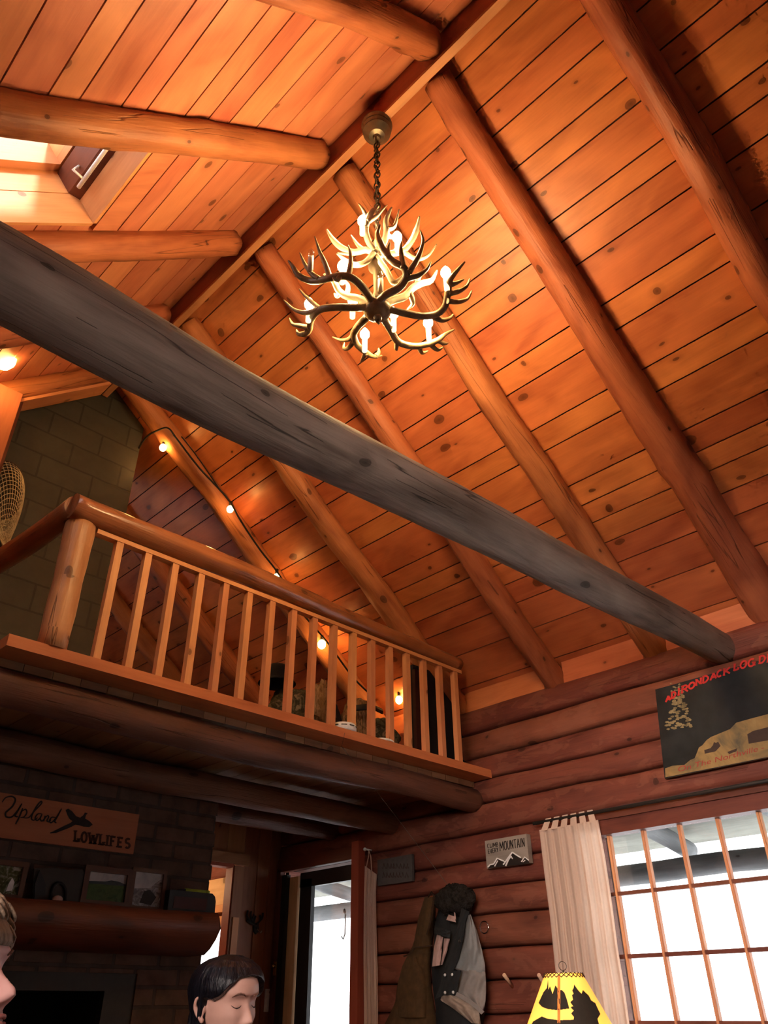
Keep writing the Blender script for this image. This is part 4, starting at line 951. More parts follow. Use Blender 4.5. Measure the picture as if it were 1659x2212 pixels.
# ================================================================= FISHING NET
NY = 4.86
t = thing('landing_net', atY(10, 1020, NY).to_tuple(), 'pale mesh landing net hanging on the block chimney', 'fishing net')
c = atY(2, 1065, NY); rx_, rz_ = atY(55, 1060, NY).x - c.x, .26
mb = MB(); hoop = [V((c.x + rx_ * cos(2 * pi * q / 32), NY, c.z + rz_ * sin(2 * pi * q / 32) * (1 if sin(2 * pi * q / 32) > 0 else .75))) for q in range(33)]; mb.tube(hoop, .009, 8, caps=False); mb.build('hoop', 'hoop', t)
tipn = atY(8, 1185, NY)
def NP(u, v):
    a = 2 * pi * u; h = V((c.x + rx_ * cos(a), NY, c.z + rz_ * sin(a) * (1 if sin(a) > 0 else .75))); tip = V((tipn.x + .015 * cos(a), NY - .02 + .015 * sin(a), tipn.z))
    p = h.lerp(tip, v ** 1.15); p.y -= .10 * sin(pi * min(1, v * 1.1)) * (.5 + .5 * sin(a)) ; return p
mb = MB(); nU, nV = 34, 20
for i in range(nU): mb.tube([NP(i / nU, j / nV) for j in range(nV + 1)], .0022, 4, caps=False)
for j in range(1, nV): mb.tube([NP(i / nU, j / nV) for i in range(nU + 1)], .0022, 4, caps=False)
mb.build('mesh_bag', 'net', t)
# cord from the loft edge to the wall
p0 = V((3.16, 3.535, Z(1.44))); mb = MB(); mb.tube([p0, atY(738, 1612, 3.5), atX(860, 1770, 4.28), atX(985, 1935, 4.5)], .0018, 5); tag(mb.build('thin_cord', 'twine'), 'thin taut cord running from the loft edge down to the coats', 'cord')

# ================================================================= THINGS ON THE LOG WALL
p = atX(746, 1972, 6.82); mb = MB(); mb.tube([p + V((0, 0, .03)), p, p + V((0, .0, -.22)), p + V((0, .03, -.27)), p + V((0, .06, -.24))], .008, 6); mb.sphere(p + V((0, 0, .02)), .03, 10, 8); tag(mb.build('plant_hook', 'steel'), 'dark hook hanging from the porch beam seen through the glazed door', 'hook')
# poster board
t = thing('poster_board', (XW - .05, 1.6, Z(1.16)), 'large painted board with red arched lettering and a snowy log scene', 'poster')
b0, b1 = V((XW - .05, 2.195, Z(1.157))), V((XW - .016, 2.155, Z(1.71))); wd = 1.42
ax_u = V((0, -1, 0)); ax_v = (b1 - b0)
def PO(u, v, off=0):                          # u, v in 0..1 from lower left
    return b0 + ax_u * (u * wd) + ax_v * v + V((-1, 0, .1)).normalized() * off
mb = MB(); mb.prism([PO(0, 0), PO(1, 0), PO(1, 1), PO(0, 1)], V((.014, 0, 0)), mi=0, mi_side=1); mb.build('board', ['posterdark', 'posteredge'], t)
dd = V((.0008, 0, 0)); pc = lambda x, y: PO(*_uv(x, y), .0015)
s = 259 / 1659.
def _uv(x, y):                                # enlarged-view pixel to board coordinates
    d = ray(1400 + x * s, 1400 + y * s); nrm = ax_u.cross(ax_v); tt = (b0 - O).dot(nrm) / d.dot(nrm); q = O + d * tt - b0
    return q.dot(ax_u) / wd, q.dot(ax_v) / ax_v.length_squared
mb = MB(); mb.prism([pc(*q) for q in ((240, 1790), (228, 1668), (330, 1640), (500, 1640), (580, 1580), (640, 1560), (670, 1480), (690, 1420), (740, 1390), (790, 1330), (850, 1290), (1000, 1240), (1120, 1200), (1200, 1120), (1400, 1080), (1620, 1040), (1800, 1010), (2600, 900))] + [PO(1, .35, .0015), PO(1, .0, .0015)], dd); mb.build('snow_field', 'posterfield', t)
mb = MB(); rn = random.Random(4)
for k in range(90):
    v = rn.random(); cx = 370 + (rn.random() - .5) * (120 + 300 * v); cy = 700 + v * 440; a = rn.random() * .8 - .2; l = 34; 
    mb.prism([PO(*_uv(cx + l * cos(a + q) * (1 if q % 2 else .7), cy + 15 * sin(a + q)), .0018 + .00001 * k) for q in (0, 1.2, 2.4, 3.6, 4.9)], dd)
for k in range(25):
    v = rn.random(); cx = 330 + (rn.random() - .5) * 190; cy = 520 + v * 170; l = 18
    mb.prism([PO(*_uv(cx + l * cos(q), cy + l * .5 * sin(q)), .0018 + .00001 * k) for q in (0, 1.2, 2.4, 3.6, 4.9)], dd)
mb.build('painted_spruce', 'postertree', t)
mb = MB(); pq = lambda pl: mb.prism([PO(*_uv(x, y), .0022) for x, y in pl], dd)
pq([(780, 1510), (770, 1460), (860, 1440), (890, 1400), (900, 1360), (930, 1375), (960, 1360), (1000, 1420), (970, 1450), (930, 1490), (860, 1500)]); pq([(1370, 1290), (1450, 1250), (1800, 1190), (1820, 1380), (1400, 1420)]); pq([(1100, 1510), (1240, 1470), (1230, 1510), (1130, 1540)])
mb.build('painted_logs', 'posterbrown', t)
PW = lambda x, y: PO(*_uv(x, y), .003)
mb = MB()
for w_, cs in (('ADIRONDACK', [(178, 690, 250, 760), (250, 640, 325, 720), (330, 602, 385, 690), (388, 565, 490, 655), (490, 532, 580, 612), (588, 490, 670, 565), (680, 455, 775, 540), (790, 425, 880, 510), (878, 395, 960, 480), (968, 370, 1075, 455)]), ('LOG', [(1110, 318, 1195, 405), (1205, 292, 1300, 385), (1312, 270, 1420, 370)]), ('DRIVE', [(1465, 236, 1570, 332), (1580, 215, 1690, 320), (1705, 205, 1760, 300), (1770, 190, 1870, 290), (1885, 175, 1980, 280)])):
    for ch, (x0, y0, x1, y1) in zip(w_, cs):
        sk = -10
        Q = lambda u, v: (lerp(x0, x1, u), lerp(y0, y1, v) - (u - .5) * 24)
        for st in LET[ch]: stroke(mb, [Q(*p) for p in st], 25, PW, dd, serif=0 if len(st) > 2 or abs(st[0][0] - st[1][0]) > .3 else 17, smooth=len(st) > 2)
mb.build('title_lettering', 'redpaint', t)
mb = MB()
fc = bpy.data.curves.new('line', 'FONT'); fc.body = 'On The Northville - Lake Placid'; fc.size = 1; fo = bpy.data.objects.new('line', fc); COL.objects.link(fo)
bpy.context.view_layer.update(); me = bpy.data.meshes.new_from_object(fo.evaluated_get(bpy.context.evaluated_depsgraph_get())); bpy.data.objects.remove(fo)
xs = [v.co.x for v in me.vertices]; wx = max(xs); n0 = len(mb.v)
for v in me.vertices:
    f = v.co.x / wx; mb.v.append(PW(lerp(410, 2330, f), lerp(1735, 1440 - 50, f) - v.co.y * 105))
for p in me.polygons: mb.face([n0 + i for i in p.vertices], [(0, 0)] * len(p.vertices))
bpy.data.meshes.remove(me); mb.build('caption_lettering', 'oldred', t, fix=False)

# mountain sign
t = thing('mountain_sign', (XW - .05, 3.42, Z(.80)), 'small gray wood sign with white snowcapped mountains', 'sign')
mx = XW - .055; s2 = 1 / 5.12
def MS(x, y, off=0): p = atX(1020 + x * s2, 1780 + y * s2, mx); return p + V((-off, 0, 0))
a, c = MS(140, 195), MS(632, 445); z0, z1 = Z(.806), Z(.984)
mb = MB(); mb.box((mx + .022, (a.y + c.y) / 2, (z0 + z1) / 2), (.044, a.y - c.y, z1 - z0), axis=1); mb.build('board', 'graywood', t)
mb = MB(); mf = lambda x, y: MS(x, y, .001); d3 = V((.0012, 0, 0))
mb.prism([mf(*q) for q in ((172, 490), (185, 455), (235, 440), (275, 375), (340, 410), (375, 395), (440, 315), (540, 375), (560, 390), (585, 365), (625, 400), (630, 438))], d3); mb.build('mountains', 'blackpaint', t)
mb = MB(); mw = lambda x, y: MS(x, y, .0025)
for pl, w in (([(175, 478), (200, 450), (240, 442), (278, 378), (300, 388), (362, 415)], 14), ([(250, 468), (285, 405)], 11), ([(345, 450), (385, 395), (445, 312)], 15), ([(445, 312), (495, 345), (540, 372)], 14), ([(372, 465), (400, 400), (432, 350)], 16), ([(430, 355), (448, 385)], 12), ([(545, 418), (583, 365), (628, 402)], 12), ([(562, 420), (588, 400)], 9)): stroke(mb, pl, w, mw, d3, smooth=False)
mb.build('snowcaps', 'whitepaint', t)
mb = MB(); word(mb, 'CLIMB', [(166, 222), (285, 200), (288, 248), (170, 268)], 6, mf, d3, gap=.12); word(mb, 'EVERY', [(172, 284), (288, 258), (292, 306), (178, 332)], 6, mf, d3, gap=.12); word(mb, 'MOUNTAIN', [(300, 200), (575, 152), (582, 248), (306, 300)], 8, mf, d3, gap=.12); mb.build('lettering', 'blackpaint', t)
# dark gray sign by the door
t = thing('wall_sign', (XW - .04, 4.5, Z(.79)), 'dark gray sign with two faded lines beside the door curtain', 'sign')
mb = MB(); mb.box((XW - .03, 4.50, Z(.893)), (.025, .37, .185)); mb.build('board', 'graydark', t)
mb = MB(); s3 = 1 / 4.147; G = lambda x, y: atX(800 + x * s3, 1780 + y * s3, XW - .044)
rn = random.Random(2)
for yy in (380, 460):
    x = 110
    while x < 330: w_ = 12 + rn.random() * 14; stroke(mb, [(x, yy + 20), (x + w_ * .4, yy - 26), (x + w_, yy + 18)], 5, G, V((.001, 0, 0)), smooth=False); x += w_ + 10
mb.build('faded_lettering', 'maroon', t)

def patch(mb, L, R, nu, nv, X, depth, mi=0, seed=0):
    """cloth stretched between two outlines (pixel lists) in front of the wall plane X, pushed out by depth(u, v)"""
    def at(P, v): f = v * (len(P) - 1); i = min(int(f), len(P) - 2); return V(P[i]).lerp(V(P[i + 1]), f - i)
    def fn(u, v):
        p = at(L, v).lerp(at(R, v), u); return atX(p.x, p.y, X - depth(u, v))
    mb.grid(fn, nu, nv, uvf=lambda u, v: (u, v), mi=mi, seed=seed)
def curtain(name, label, L, R, X, npl, amp, group, tabs):
    t = thing(name, atX(*L[0], X).to_tuple(), label, 'curtain', group)
    mb = MB(); ph = lambda u: sin(2 * pi * npl * u + .8 * sin(5 * u)) + .35 * sin(2 * pi * npl * 2.3 * u + 1)
    patch(mb, L, R, npl * 12, 30, X, lambda u, v: amp * ph(u) * (.55 + .5 * v) + .02 * noise.noise(V((u * 3, v * 4, 1)))); mb.build('cloth', 'curtain', t)
    if tabs:
        mb = MB(); n = tabs
        for k in range(n):
            u0 = (k + .15) / n; u1 = (k + .8) / n; a = V(L[0]).lerp(V(R[0]), u0); b = V(L[0]).lerp(V(R[0]), u1)
            tp = tabtop(u0), tabtop(u1)
            q = [atX(a.x, a.y + 3, X - amp * ph(u0) * .5 - .002), atX(b.x, b.y + 3, X - amp * ph(u1) * .5 - .002), atX(*tp[1], X + .005), atX(*tp[0], X + .005)]; mb.prism(q, (.003, 0, 0))
        mb.build('tabs', 'curtain', t)
    return t
tabtop = lambda u: (lerp(1176, 1283, u), lerp(1769, 1748, u))
curtain('window_curtain', 'cream tab-top curtain beside the gridded window', [(1165, 1793), (1175, 1880), (1188, 1980), (1198, 2080), (1207, 2160), (1225, 2300), (1240, 2400)], [(1292, 1771), (1307, 1850), (1322, 1950), (1335, 2050), (1350, 2140), (1372, 2300), (1388, 2400)], XW - .10, 7, .014, None, 6)
mb = MB(); mb.tube([V((XW - .09, 3.15, Z(1.03))), V((XW - .09, .5, Z(1.03)))], .011, 10); tag(mb.build('curtain_rod', 'steel'), 'dark curtain rod above the gridded window', 'rod', kind='thing')
curtain('door_curtain', 'narrow cream curtain gathered beside the door', [(788, 1870), (786, 1950), (785, 2050), (786, 2150), (787, 2300)], [(814, 1889), (812, 1930), (813, 2000), (816, 2100), (817, 2300)], XW - .07, 3, .016, None, 0)
mb = MB(); mb.tube([atX(791, 1875, XW - .07), atX(796, 1850, XW - .06), atX(797, 1837, XW - .05), atX(801, 1850, XW - .06), atX(803, 1882, XW - .07)], .004, 6); tag(mb.build('curtain_tie', 'curtain'), 'cream tie loop holding the door curtain to its hook', 'tie')
p = atX(797, 1836, XW - .02); mb = MB(); mb.tube([p + V((.03, 0, 0)), p + V((-.04, 0, 0))], .007, 8); mb.sphere(p + V((-.045, 0, 0)), .014, 10, 8); tag(mb.build('wall_hook', 'whiteplastic'), 'small pale knob hook holding the door curtain tie', 'hook')

# coats
s4 = 330 / 1659.
def K(pts): return [(800 + x * s4, 1900 + y * s4) for x, y in pts]
def bulge(h, f=.012, k=3.1): return lambda u, v: h * sin(pi * min(max(u, 0), 1)) ** .7 * (.55 + .45 * v) + f * noise.noise(V((u * 5, v * 2.5, k)))
t = thing('brown_coat', atX(935, 1930, XW - .05).to_tuple(), 'long brown canvas coat hanging on the wall left of the gray jacket', 'coat')
cx = XW - .02
mb = MB(); patch(mb, K([(590, 190), (520, 420), (470, 700), (350, 930), (290, 1160), (270, 1340), (140, 1600), (40, 1900)]), K([(712, 190), (700, 420), (672, 720), (655, 930), (660, 1150), (690, 1340), (725, 1600), (740, 1900)]), 26, 30, cx, bulge(.13)); mb.build('body', 'coatbrown', t)
mb = MB(); stroke(mb, K([(690, 180), (665, 400), (612, 600)]), 3.4, lambda x, y: atX(x, y, cx - .118), V((.002, 0, 0))); mb.build('front_seam', 'seam', t); mb = MB(); stroke(mb, K([(360, 835), (440, 800), (480, 745), (560, 730), (672, 715)]), 3, lambda x, y: atX(x, y, cx - .125), V((.002, 0, 0))); mb.build('waist_seam', 'seam', t)
mb = MB(); patch(mb, K([(400, 840), (330, 1000), (290, 1200), (300, 1500)]), K([(520, 840), (590, 1000), (610, 1200), (620, 1500)]), 16, 16, cx - .07, bulge(.07, .006, 7)); mb.build('sleeve', 'coatbrown', t)
mb = MB(); mb.tube([atX(*K([(625, 195)])[0], cx - .06), atX(*K([(662, 135)])[0], cx - .05), atX(*K([(705, 195)])[0], cx - .06)], .006, 6); mb.build('hanging_loop', 'seam', t)
t = thing('gray_jacket', atX(985, 1935, XW - .05).to_tuple(), 'gray and black snap jacket with pale lining hanging on the log wall', 'jacket')
cj = XW - .03; OFF = .16
gd = lambda off, h=.03, k=0: (lambda u, v: off + h * sin(pi * u) + .008 * noise.noise(V((u * 6, v * 3, k))) + .006 * sin(v * 9 + u * 14) * h / .03)
mb = MB(); patch(mb, K([(760, 250), (700, 480), (690, 700), (660, 900), (680, 1200), (710, 1400), (720, 1700)]), K([(1090, 370), (1150, 540), (1215, 780), (1245, 950), (1255, 1200), (1245, 1400), (1215, 1700)]), 30, 30, cj, bulge(.12, .01, 5)); mb.build('shell', 'jacketblack', t)
mb = MB(); patch(mb, K([(1060, 385), (1030, 500), (1005, 680), (940, 860), (905, 975)]), K([(1090, 380), (1160, 560), (1215, 780), (1245, 920), (1248, 1010)]), 22, 22, cj - .02, gd(.10, .04, 1)); mb.build('gray_panel', 'jacketgray', t)
mb = MB(); patch(mb, K([(905, 960), (975, 1000), (950, 1120), (935, 1245), (1040, 1300), (1200, 1440)]), K([(1248, 1000), (1252, 1060), (1255, 1120), (1256, 1210), (1250, 1330), (1222, 1460)]), 22, 22, cj - .02, gd(.105, .035, 2)); mb.build('lower_panel', 'jacketlight', t)
mb = MB(); patch(mb, K([(990, 310), (960, 450), (900, 640), (850, 820), (800, 990), (745, 1180), (700, 1300)]), K([(1080, 350), (1040, 440), (1010, 640), (960, 860), (910, 970), (850, 1090), (790, 1260)]), 8, 24, cj - .02, gd(.14, .012, 3)); mb.build('placket', 'jacketblack', t)
mb = MB(); patch(mb, K([(810, 985), (800, 1110), (790, 1260)]), K([(990, 985), (960, 1110), (930, 1255)]), 10, 10, cj - .02, gd(.155, .01, 4)); mb.build('pocket_flap', 'jacketblack', t)
for q in ((812, 1037), (890, 1032), (812, 1228), (900, 1224)):
    p = atX(*K([q])[0], cj - .197); mb = MB(); mb.lathe([(.001, .006), (.008, .005), (.010, 0), (.001, -.002)], p, 12, axis=(-1, 0, 0)); mb.build('snap', 'whiteplastic', t)
p = atX(*K([(975, 668)])[0], cj - .185); mb = MB(); mb.lathe([(.006, .003), (.009, .003), (.009, 0), (.006, 0)], p, 12, axis=(-1, 0, 0)); mb.build('snap', 'chrome', t)
mb = MB(); patch(mb, K([(725, 585), (690, 740), (670, 945)]), K([(790, 625), (775, 770), (760, 930)]), 8, 14, cj - .02, gd(.10, .03, 5)); patch(mb, K([(800, 640), (790, 770), (765, 930)]), K([(865, 640), (835, 770), (785, 925)]), 8, 14, cj - .02, gd(.10, .02, 6)); patch(mb, K([(850, 380), (822, 440)]), K([(912, 400), (930, 465)]), 6, 6, cj - .02, gd(.14, .01, 7)); patch(mb, K([(908, 355), (915, 420)]), K([(922, 360), (932, 440)]), 3, 6, cj - .02, gd(.145, .0, 7)); mb.build('pink_lining', 'jacketpink', t)
mb = MB(); patch(mb, K([(700, 500), (690, 580)]), K([(870, 560), (865, 640)]), 10, 8, cj - .02, gd(.125, .03, 8)); mb.build('cuff', 'jacketblack', t)
mb = MB(); patch(mb, K([(780, 1240), (760, 1310), (900, 1400), (1100, 1560)]), K([(930, 1265), (1060, 1320), (1180, 1430), (1200, 1570)]), 16, 16, cj - .02, gd(.13, .03, 9)); mb.build('hem_lining', 'jackethem', t)
mb = MB(); stroke(mb, K([(930, 1240), (1050, 1310), (1150, 1380), (1220, 1450)]), 9, lambda x, y: atX(x, y, cj - .175), V((.004, 0, 0))); mb.build('hem_band', 'jacketlight', t)
c = atX(*K([(920, 220)])[0], cj - .09); mb = MB(); rn = random.Random(8)
mb.grid(lambda i, j: c + V((sin(pi * j) * cos(2 * pi * i) * .07, sin(pi * j) * sin(2 * pi * i) * .15, cos(pi * j) * .085)) * (1 + .25 * noise.noise(V((i * 14, j * 9, 2))) + .2 * rn.random()), 30, 16, closed=True); mb.build('fur_collar', 'furdark', t)
# pegs, ring, wreath knots
for q, lab in (((1452, 1035, 1545, 1165), 'bare wooden peg in the log wall beside the gray jacket'), (None, 'bare wooden peg in the log wall behind the lamp shade')):
    if q: a, c = atX(*K([(q[0], q[1])])[0], XW - .12), atX(*K([(q[2], q[3])])[0], XW + .01)
    else: a, c = atX(1164, 2106, XW - .12), atX(1180, 2134, XW + .01)
    mb = MB(); mb.tube([c, (a + c) / 2, a], [.010, .010, .0115], 12); tag(mb.build('wall_peg', 'peg'), lab, 'peg', 'wooden wall pegs')
c = atX(1046, 2003, XW - .012); mb = MB(); mb.tube([c + V((0, cos(2 * pi * q / 24) * .036, sin(2 * pi * q / 24) * .036)) for q in range(25)], .0035, 6, caps=False); tag(mb.build('metal_ring', 'chrome'), 'shiny thin metal ring on the log wall right of the jacket', 'ring')
# antler hook rack, thermometer plates near the corner
t = thing('antler_hook', atY(545, 1986, BY).to_tuple(), 'small dark antler shaped hook on the vertical boards by the corner', 'hook'); y5 = BY - .006; s5 = 1 / 6.913
def E5(x, y): return atY(400 + x * s5, 1820 + y * s5, y5)
mb = MB()
for pl in ([(1060, 1240), (1000, 1215), (940, 1180), (920, 1160)], [(990, 1200), (940, 1130), (925, 1080), (938, 1015)], [(1010, 1190), (985, 1120), (978, 1070), (990, 1030)], [(1020, 1180), (1015, 1120), (1030, 1075)], [(1030, 1200), (1040, 1140), (1055, 1100)], [(1060, 1230), (1110, 1180), (1128, 1130), (1115, 1085)], [(1090, 1200), (1150, 1130), (1162, 1050)]): mb.tube(spline([E5(*q) for q in pl], 4), .008, 8)
mb.build('antlers', 'steel', t); mb = MB(); mb.prism([E5(*q) for q in ((1020, 1200), (1100, 1215), (1100, 1330), (1060, 1370), (1030, 1330))], (0, .018, 0)); mb.build('plate', 'steel', t)
mb = MB(); mb.tube(spline([E5(1070, 1280), E5(1075, 1330) + V((0, -.03, 0)), E5(1078, 1355) + V((0, -.045, 0)), E5(1080, 1320) + V((0, -.06, 0))], 4), .007, 8); mb.build('prong', 'chrome', t)
p = atX(594, 2092, XW - .048); mb = MB(); mb.box(p, (.014, .03, .10)); mb.sphere(p + V((-.018, 0, .02)), .015, 10, 8); tag(mb.build('door_latch', 'brass'), 'small brass latch on the dark door casing in the corner', 'latch')
a = atY(577, 2157, BY + .004); t = thing('thermometer', a.to_tuple(), 'narrow white thermometer plate on the dark corner boards', 'thermometer'); mb = MB(); mb.box(a + V((0, 0, -.012)), (.045, .014, .16), axis=2); mb.build('plate', 'whiteplastic', t); mb = MB(); mb.sphere(a + V((.022, -.012, .045)), .012, 10, 8); mb.build('knob', 'steel', t)
# ================================================================= TABLE LAMP
LD = 2.6
p0 = atD(1217, 2103, LD); rt = .062
pe = atD((1150 + 1325) / 2, 2212, LD); dz = p0.z - pe.z
rb212 = (1325 - 1150) / 2 * LD / F
HS = .24; rb = rt + (rb212 - rt) * HS / dz
LAMP = V((p0.x, p0.y, 0)); zt = p0.z; zb = zt - HS
t = thing('table_lamp', (LAMP.x, LAMP.y, .75), 'glowing table lamp with black pine silhouettes on its amber shade', 'lamp')
mb = MB(); mb.lathe([(rt, zt), (lerp(rt, rb, .33), lerp(zt, zb, .33)), (lerp(rt, rb, .66), lerp(zt, zb, .66)), (rb, zb)], LAMP, 48); sh = mb.build('lamp_shade', 'shade', t); sh['_o'] = t['_o']
fw = V((M[2][0], M[2][1], 0)).normalized(); rgt = V((fw.y, -fw.x, 0))
def SH(px, py, off=.0012):                    # a point of the shade cone seen at a pixel
    d = ray(px, py); k = (rb - rt) / HS; e0, e1 = O.x - LAMP.x, O.y - LAMP.y; r0 = rt + off + k * (zt - O.z)
    qa = d.x * d.x + d.y * d.y - k * k * d.z * d.z; qb = 2 * (e0 * d.x + e1 * d.y + k * r0 * d.z); qc = e0 * e0 + e1 * e1 - r0 * r0
    q = O + d * ((-qb - sqrt(max(0, qb * qb - 4 * qa * qc))) / (2 * qa))
    c = V((LAMP.x, LAMP.y, q.z)); r = rt + k * (zt - q.z) + off
    dv = (q - c); dv = dv.normalized() if dv.length > 1e-6 else -fw
    return c + dv * r
sl = 300 / 1659.
def shpoly(name, mat, pl, lab=None):
    """silhouette cut as horizontal strips so that it hugs the cone"""
    mb = MB(); pl = [(1080 + x * sl, 2040 + y * sl) for x, y in pl]; ys = [p[1] for p in pl]; n = 64
    def cross(y):
        xs = []
        for i in range(len(pl)):
            (xa, ya), (xb, yb) = pl[i], pl[(i + 1) % len(pl)]
            if (ya <= y < yb) or (yb <= y < ya): xs.append(xa + (y - ya) / (yb - ya) * (xb - xa))
        return sorted(xs)
    for k in range(n):
        y0, y1 = lerp(min(ys), max(ys), k / n), lerp(min(ys), max(ys), (k + 1) / n); xs = cross((y0 + y1) / 2)
        for a, c in zip(xs[::2], xs[1::2]):
            m = max(1, int((c - a) / 8))
            for q in range(m):
                u0, u1 = lerp(a, c, q / m), lerp(a, c, (q + 1) / m); n0 = len(mb.v); mb.v += [SH(u0, y0), SH(u1, y0), SH(u1, y1), SH(u0, y1)]
                mb.face([n0, n0 + 1, n0 + 2, n0 + 3], [(0, 0)] * 4)
    o = mb.build(name, mat, t, fix=False); o.parent = sh; o.location = (0, 0, 0); return o
shpoly('rib', 'shadered', [(688, 365), (720, 365), (720, 940), (686, 940)])
shpoly('mountain_silhouette', 'shadeblack', [(460, 700), (520, 570), (560, 520), (575, 420), (578, 540), (598, 500), (628, 592), (662, 488), (700, 545), (740, 545), (770, 575), (800, 660), (828, 765), (760, 775), (680, 785), (560, 770), (500, 745)])
shpoly('pine_silhouette', 'shadeblack', [(885, 478), (940, 555), (975, 590), (990, 545), (1060, 610), (1090, 670), (1140, 700), (1165, 760), (1200, 830), (1165, 890), (1210, 1040), (840, 1040), (885, 870), (850, 825), (880, 790), (840, 750), (875, 740), (838, 690), (872, 660), (860, 605), (880, 590), (862, 550), (880, 520)])
shpoly('ground_silhouette', 'shadeblack', [(395, 920), (500, 860), (560, 885), (700, 905), (880, 900), (900, 1040), (330, 1040)])
#shpoly('ridge_silhouette', 'shadeblack', [(1180, 900), (1230, 880), (1250, 830), (1300, 880), (1330, 900), (1300, 905)])
mb = MB()
for k in range(26):
    a0 = 2 * pi * k / 26; a1 = 2 * pi * (k + 1) / 26
    for s_ in (0, 1):
        q0, q1 = (a0, a1) if s_ else (a1, a0); r1 = rt + (rb - rt) * .011 / HS
        mb.tube([LAMP + V((cos(q0) * (rt + .002), sin(q0) * (rt + .002), zt + .001)), LAMP + V((cos(q1) * (r1 + .002), sin(q1) * (r1 + .002), zt - .012))], .0013, 5)
o = mb.build('lacing', 'lacing', t); o.parent = sh; o.location = (0, 0, 0)
mb = MB(); c = LAMP + V((0, 0, zt + .022)); mb.tube([c + (rgt * cos(2 * pi * q / 20) + V((0, 0, 1)) * sin(2 * pi * q / 20)) * .013 for q in range(21)], .0012, 5, caps=False); mb.build('finial_ring', 'chainmetal', t)
mb = MB(); mb.tube([LAMP + V((0, 0, zt + .010)), LAMP + V((0, 0, zb + .03))], .003, 8); mb.tube([LAMP + rgt * rt + V((0, 0, zt - .003)), LAMP - rgt * rt + V((0, 0, zt - .003))], .002, 6); mb.build('harp', 'chainmetal', t)
mb = MB(); mb.sphere(LAMP + V((0, 0, zb + .10)), .03, 12, 8); mb.build('bulb', 'candle', t)
mb = MB(); mb.lathe([(.001, 0), (.085, 0), (.085, .02), (.05, .035), (.03, .06), (.045, .12), (.05, .18), (.03, .25), (.018, .29), (.018, zb + .04 - .75)], V((LAMP.x, LAMP.y, .75)), 24); mb.build('base', 'lampwood', t)
t = thing('side_table', (LAMP.x, LAMP.y, 0), 'small wooden table carrying the glowing lamp', 'table')
mb = MB(); mb.box((LAMP.x, LAMP.y, .73), (.5, .5, .04)); mb.build('tabletop', 'floorwood', t)
for sx in (-1, 1):
    for sy in (-1, 1): mb = MB(); mb.box((LAMP.x + sx * .2, LAMP.y + sy * .2, .355), (.05, .05, .71)); mb.build('leg', 'floorwood', t)

# ================================================================= PEOPLE
def interp(tb, z):
    tb = sorted(tb)
    if z <= tb[0][0]: return tb[0][1]
    for (z0, v0), (z1, v1) in zip(tb, tb[1:]):
        if z <= z1:
            f = (z - z0) / (z1 - z0); f = f * f * (3 - 2 * f) * .4 + f * .6; return v0 + (v1 - v0) * f
    return tb[-1][1]
FRONT = [(-.118, .045), (-.112, .068), (-.10, .079), (-.085, .074), (-.07, .079), (-.052, .077), (-.03, .079), (0, .076), (.012, .079), (.025, .085), (.045, .084), (.065, .075), (.085, .056), (.10, .034), (.112, .0)]
BACK = [(-.118, -.02), (-.1, -.035), (-.08, -.058), (-.05, -.078), (-.02, -.092), (.02, -.10), (.05, -.096), (.075, -.08), (.095, -.053), (.112, 0)]
WID = [(-.118, .012), (-.112, .022), (-.1, .036), (-.085, .047), (-.06, .059), (-.03, .067), (0, .071), (.03, .0745), (.055, .071), (.08, .057), (.1, .034), (.112, 0)]
g = lambda d, s: math.exp(-(d / s) ** 2)
def skull(z, a, off=0):
    xf, xb, w = interp(FRONT, z), interp(BACK, z), interp(WID, z)
    ca, sa = cos(a), sin(a); cx = (xf + xb) / 2 * .25
    ex = .82 if ca > 0 else 1.0
    x = cx + ((xf - cx) if ca > 0 else (cx - xb)) * (abs(ca) ** ex) * (1 if ca > 0 else -1); y = w * (abs(sa) ** .92) * (1 if sa > 0 else -1)
    p = V((x, y, z))
    if off:
        n = V((ca / max(.03, xf if ca > 0 else -xb), sa / max(.03, w), (z - .01) / .115 ** 1 * 6 if z > .03 else 0)); p += n.normalized() * off
    return p
NOSE = [(-.058, 0), (-.053, .006), (-.048, .019), (-.042, .026), (-.034, .0235), (-.02, .015), (-.008, .008), (.006, .003), (.015, 0)]
NW = [(-.055, .016), (-.042, .0125), (-.02, .009), (.01, .009)]
def face(z, a, male=0):
    p = skull(z, a)
    if cos(a) > 0:
        y = p.y; ay = abs(y)
        d = interp(NOSE, z) * (1.15 if male else 1) * g(y, interp(NW, z))
        d += .006 * g(ay - .013, .006) * g(z + .046, .007)
        d -= .011 * g(ay - .031, .017) * g(z - .003, .013); d += .0075 * g(ay - .032, .012) * g(z + .001, .0085)
        d += (.006 if male else .003) * g(ay - .028, .02) * g(z - .021, .008); d += .005 * g(ay - .042, .018) * g(z + .028, .018)
        d += .0065 * g(y, .02) * g(z + .0655, .0055) + .0075 * g(y, .018) * g(z + .0775, .006) - .004 * g(y, .022) * g(z + .0715, .003)
        d += .005 * g(y, .018) * g(z + .10, .012)
        p.x += d
    return p
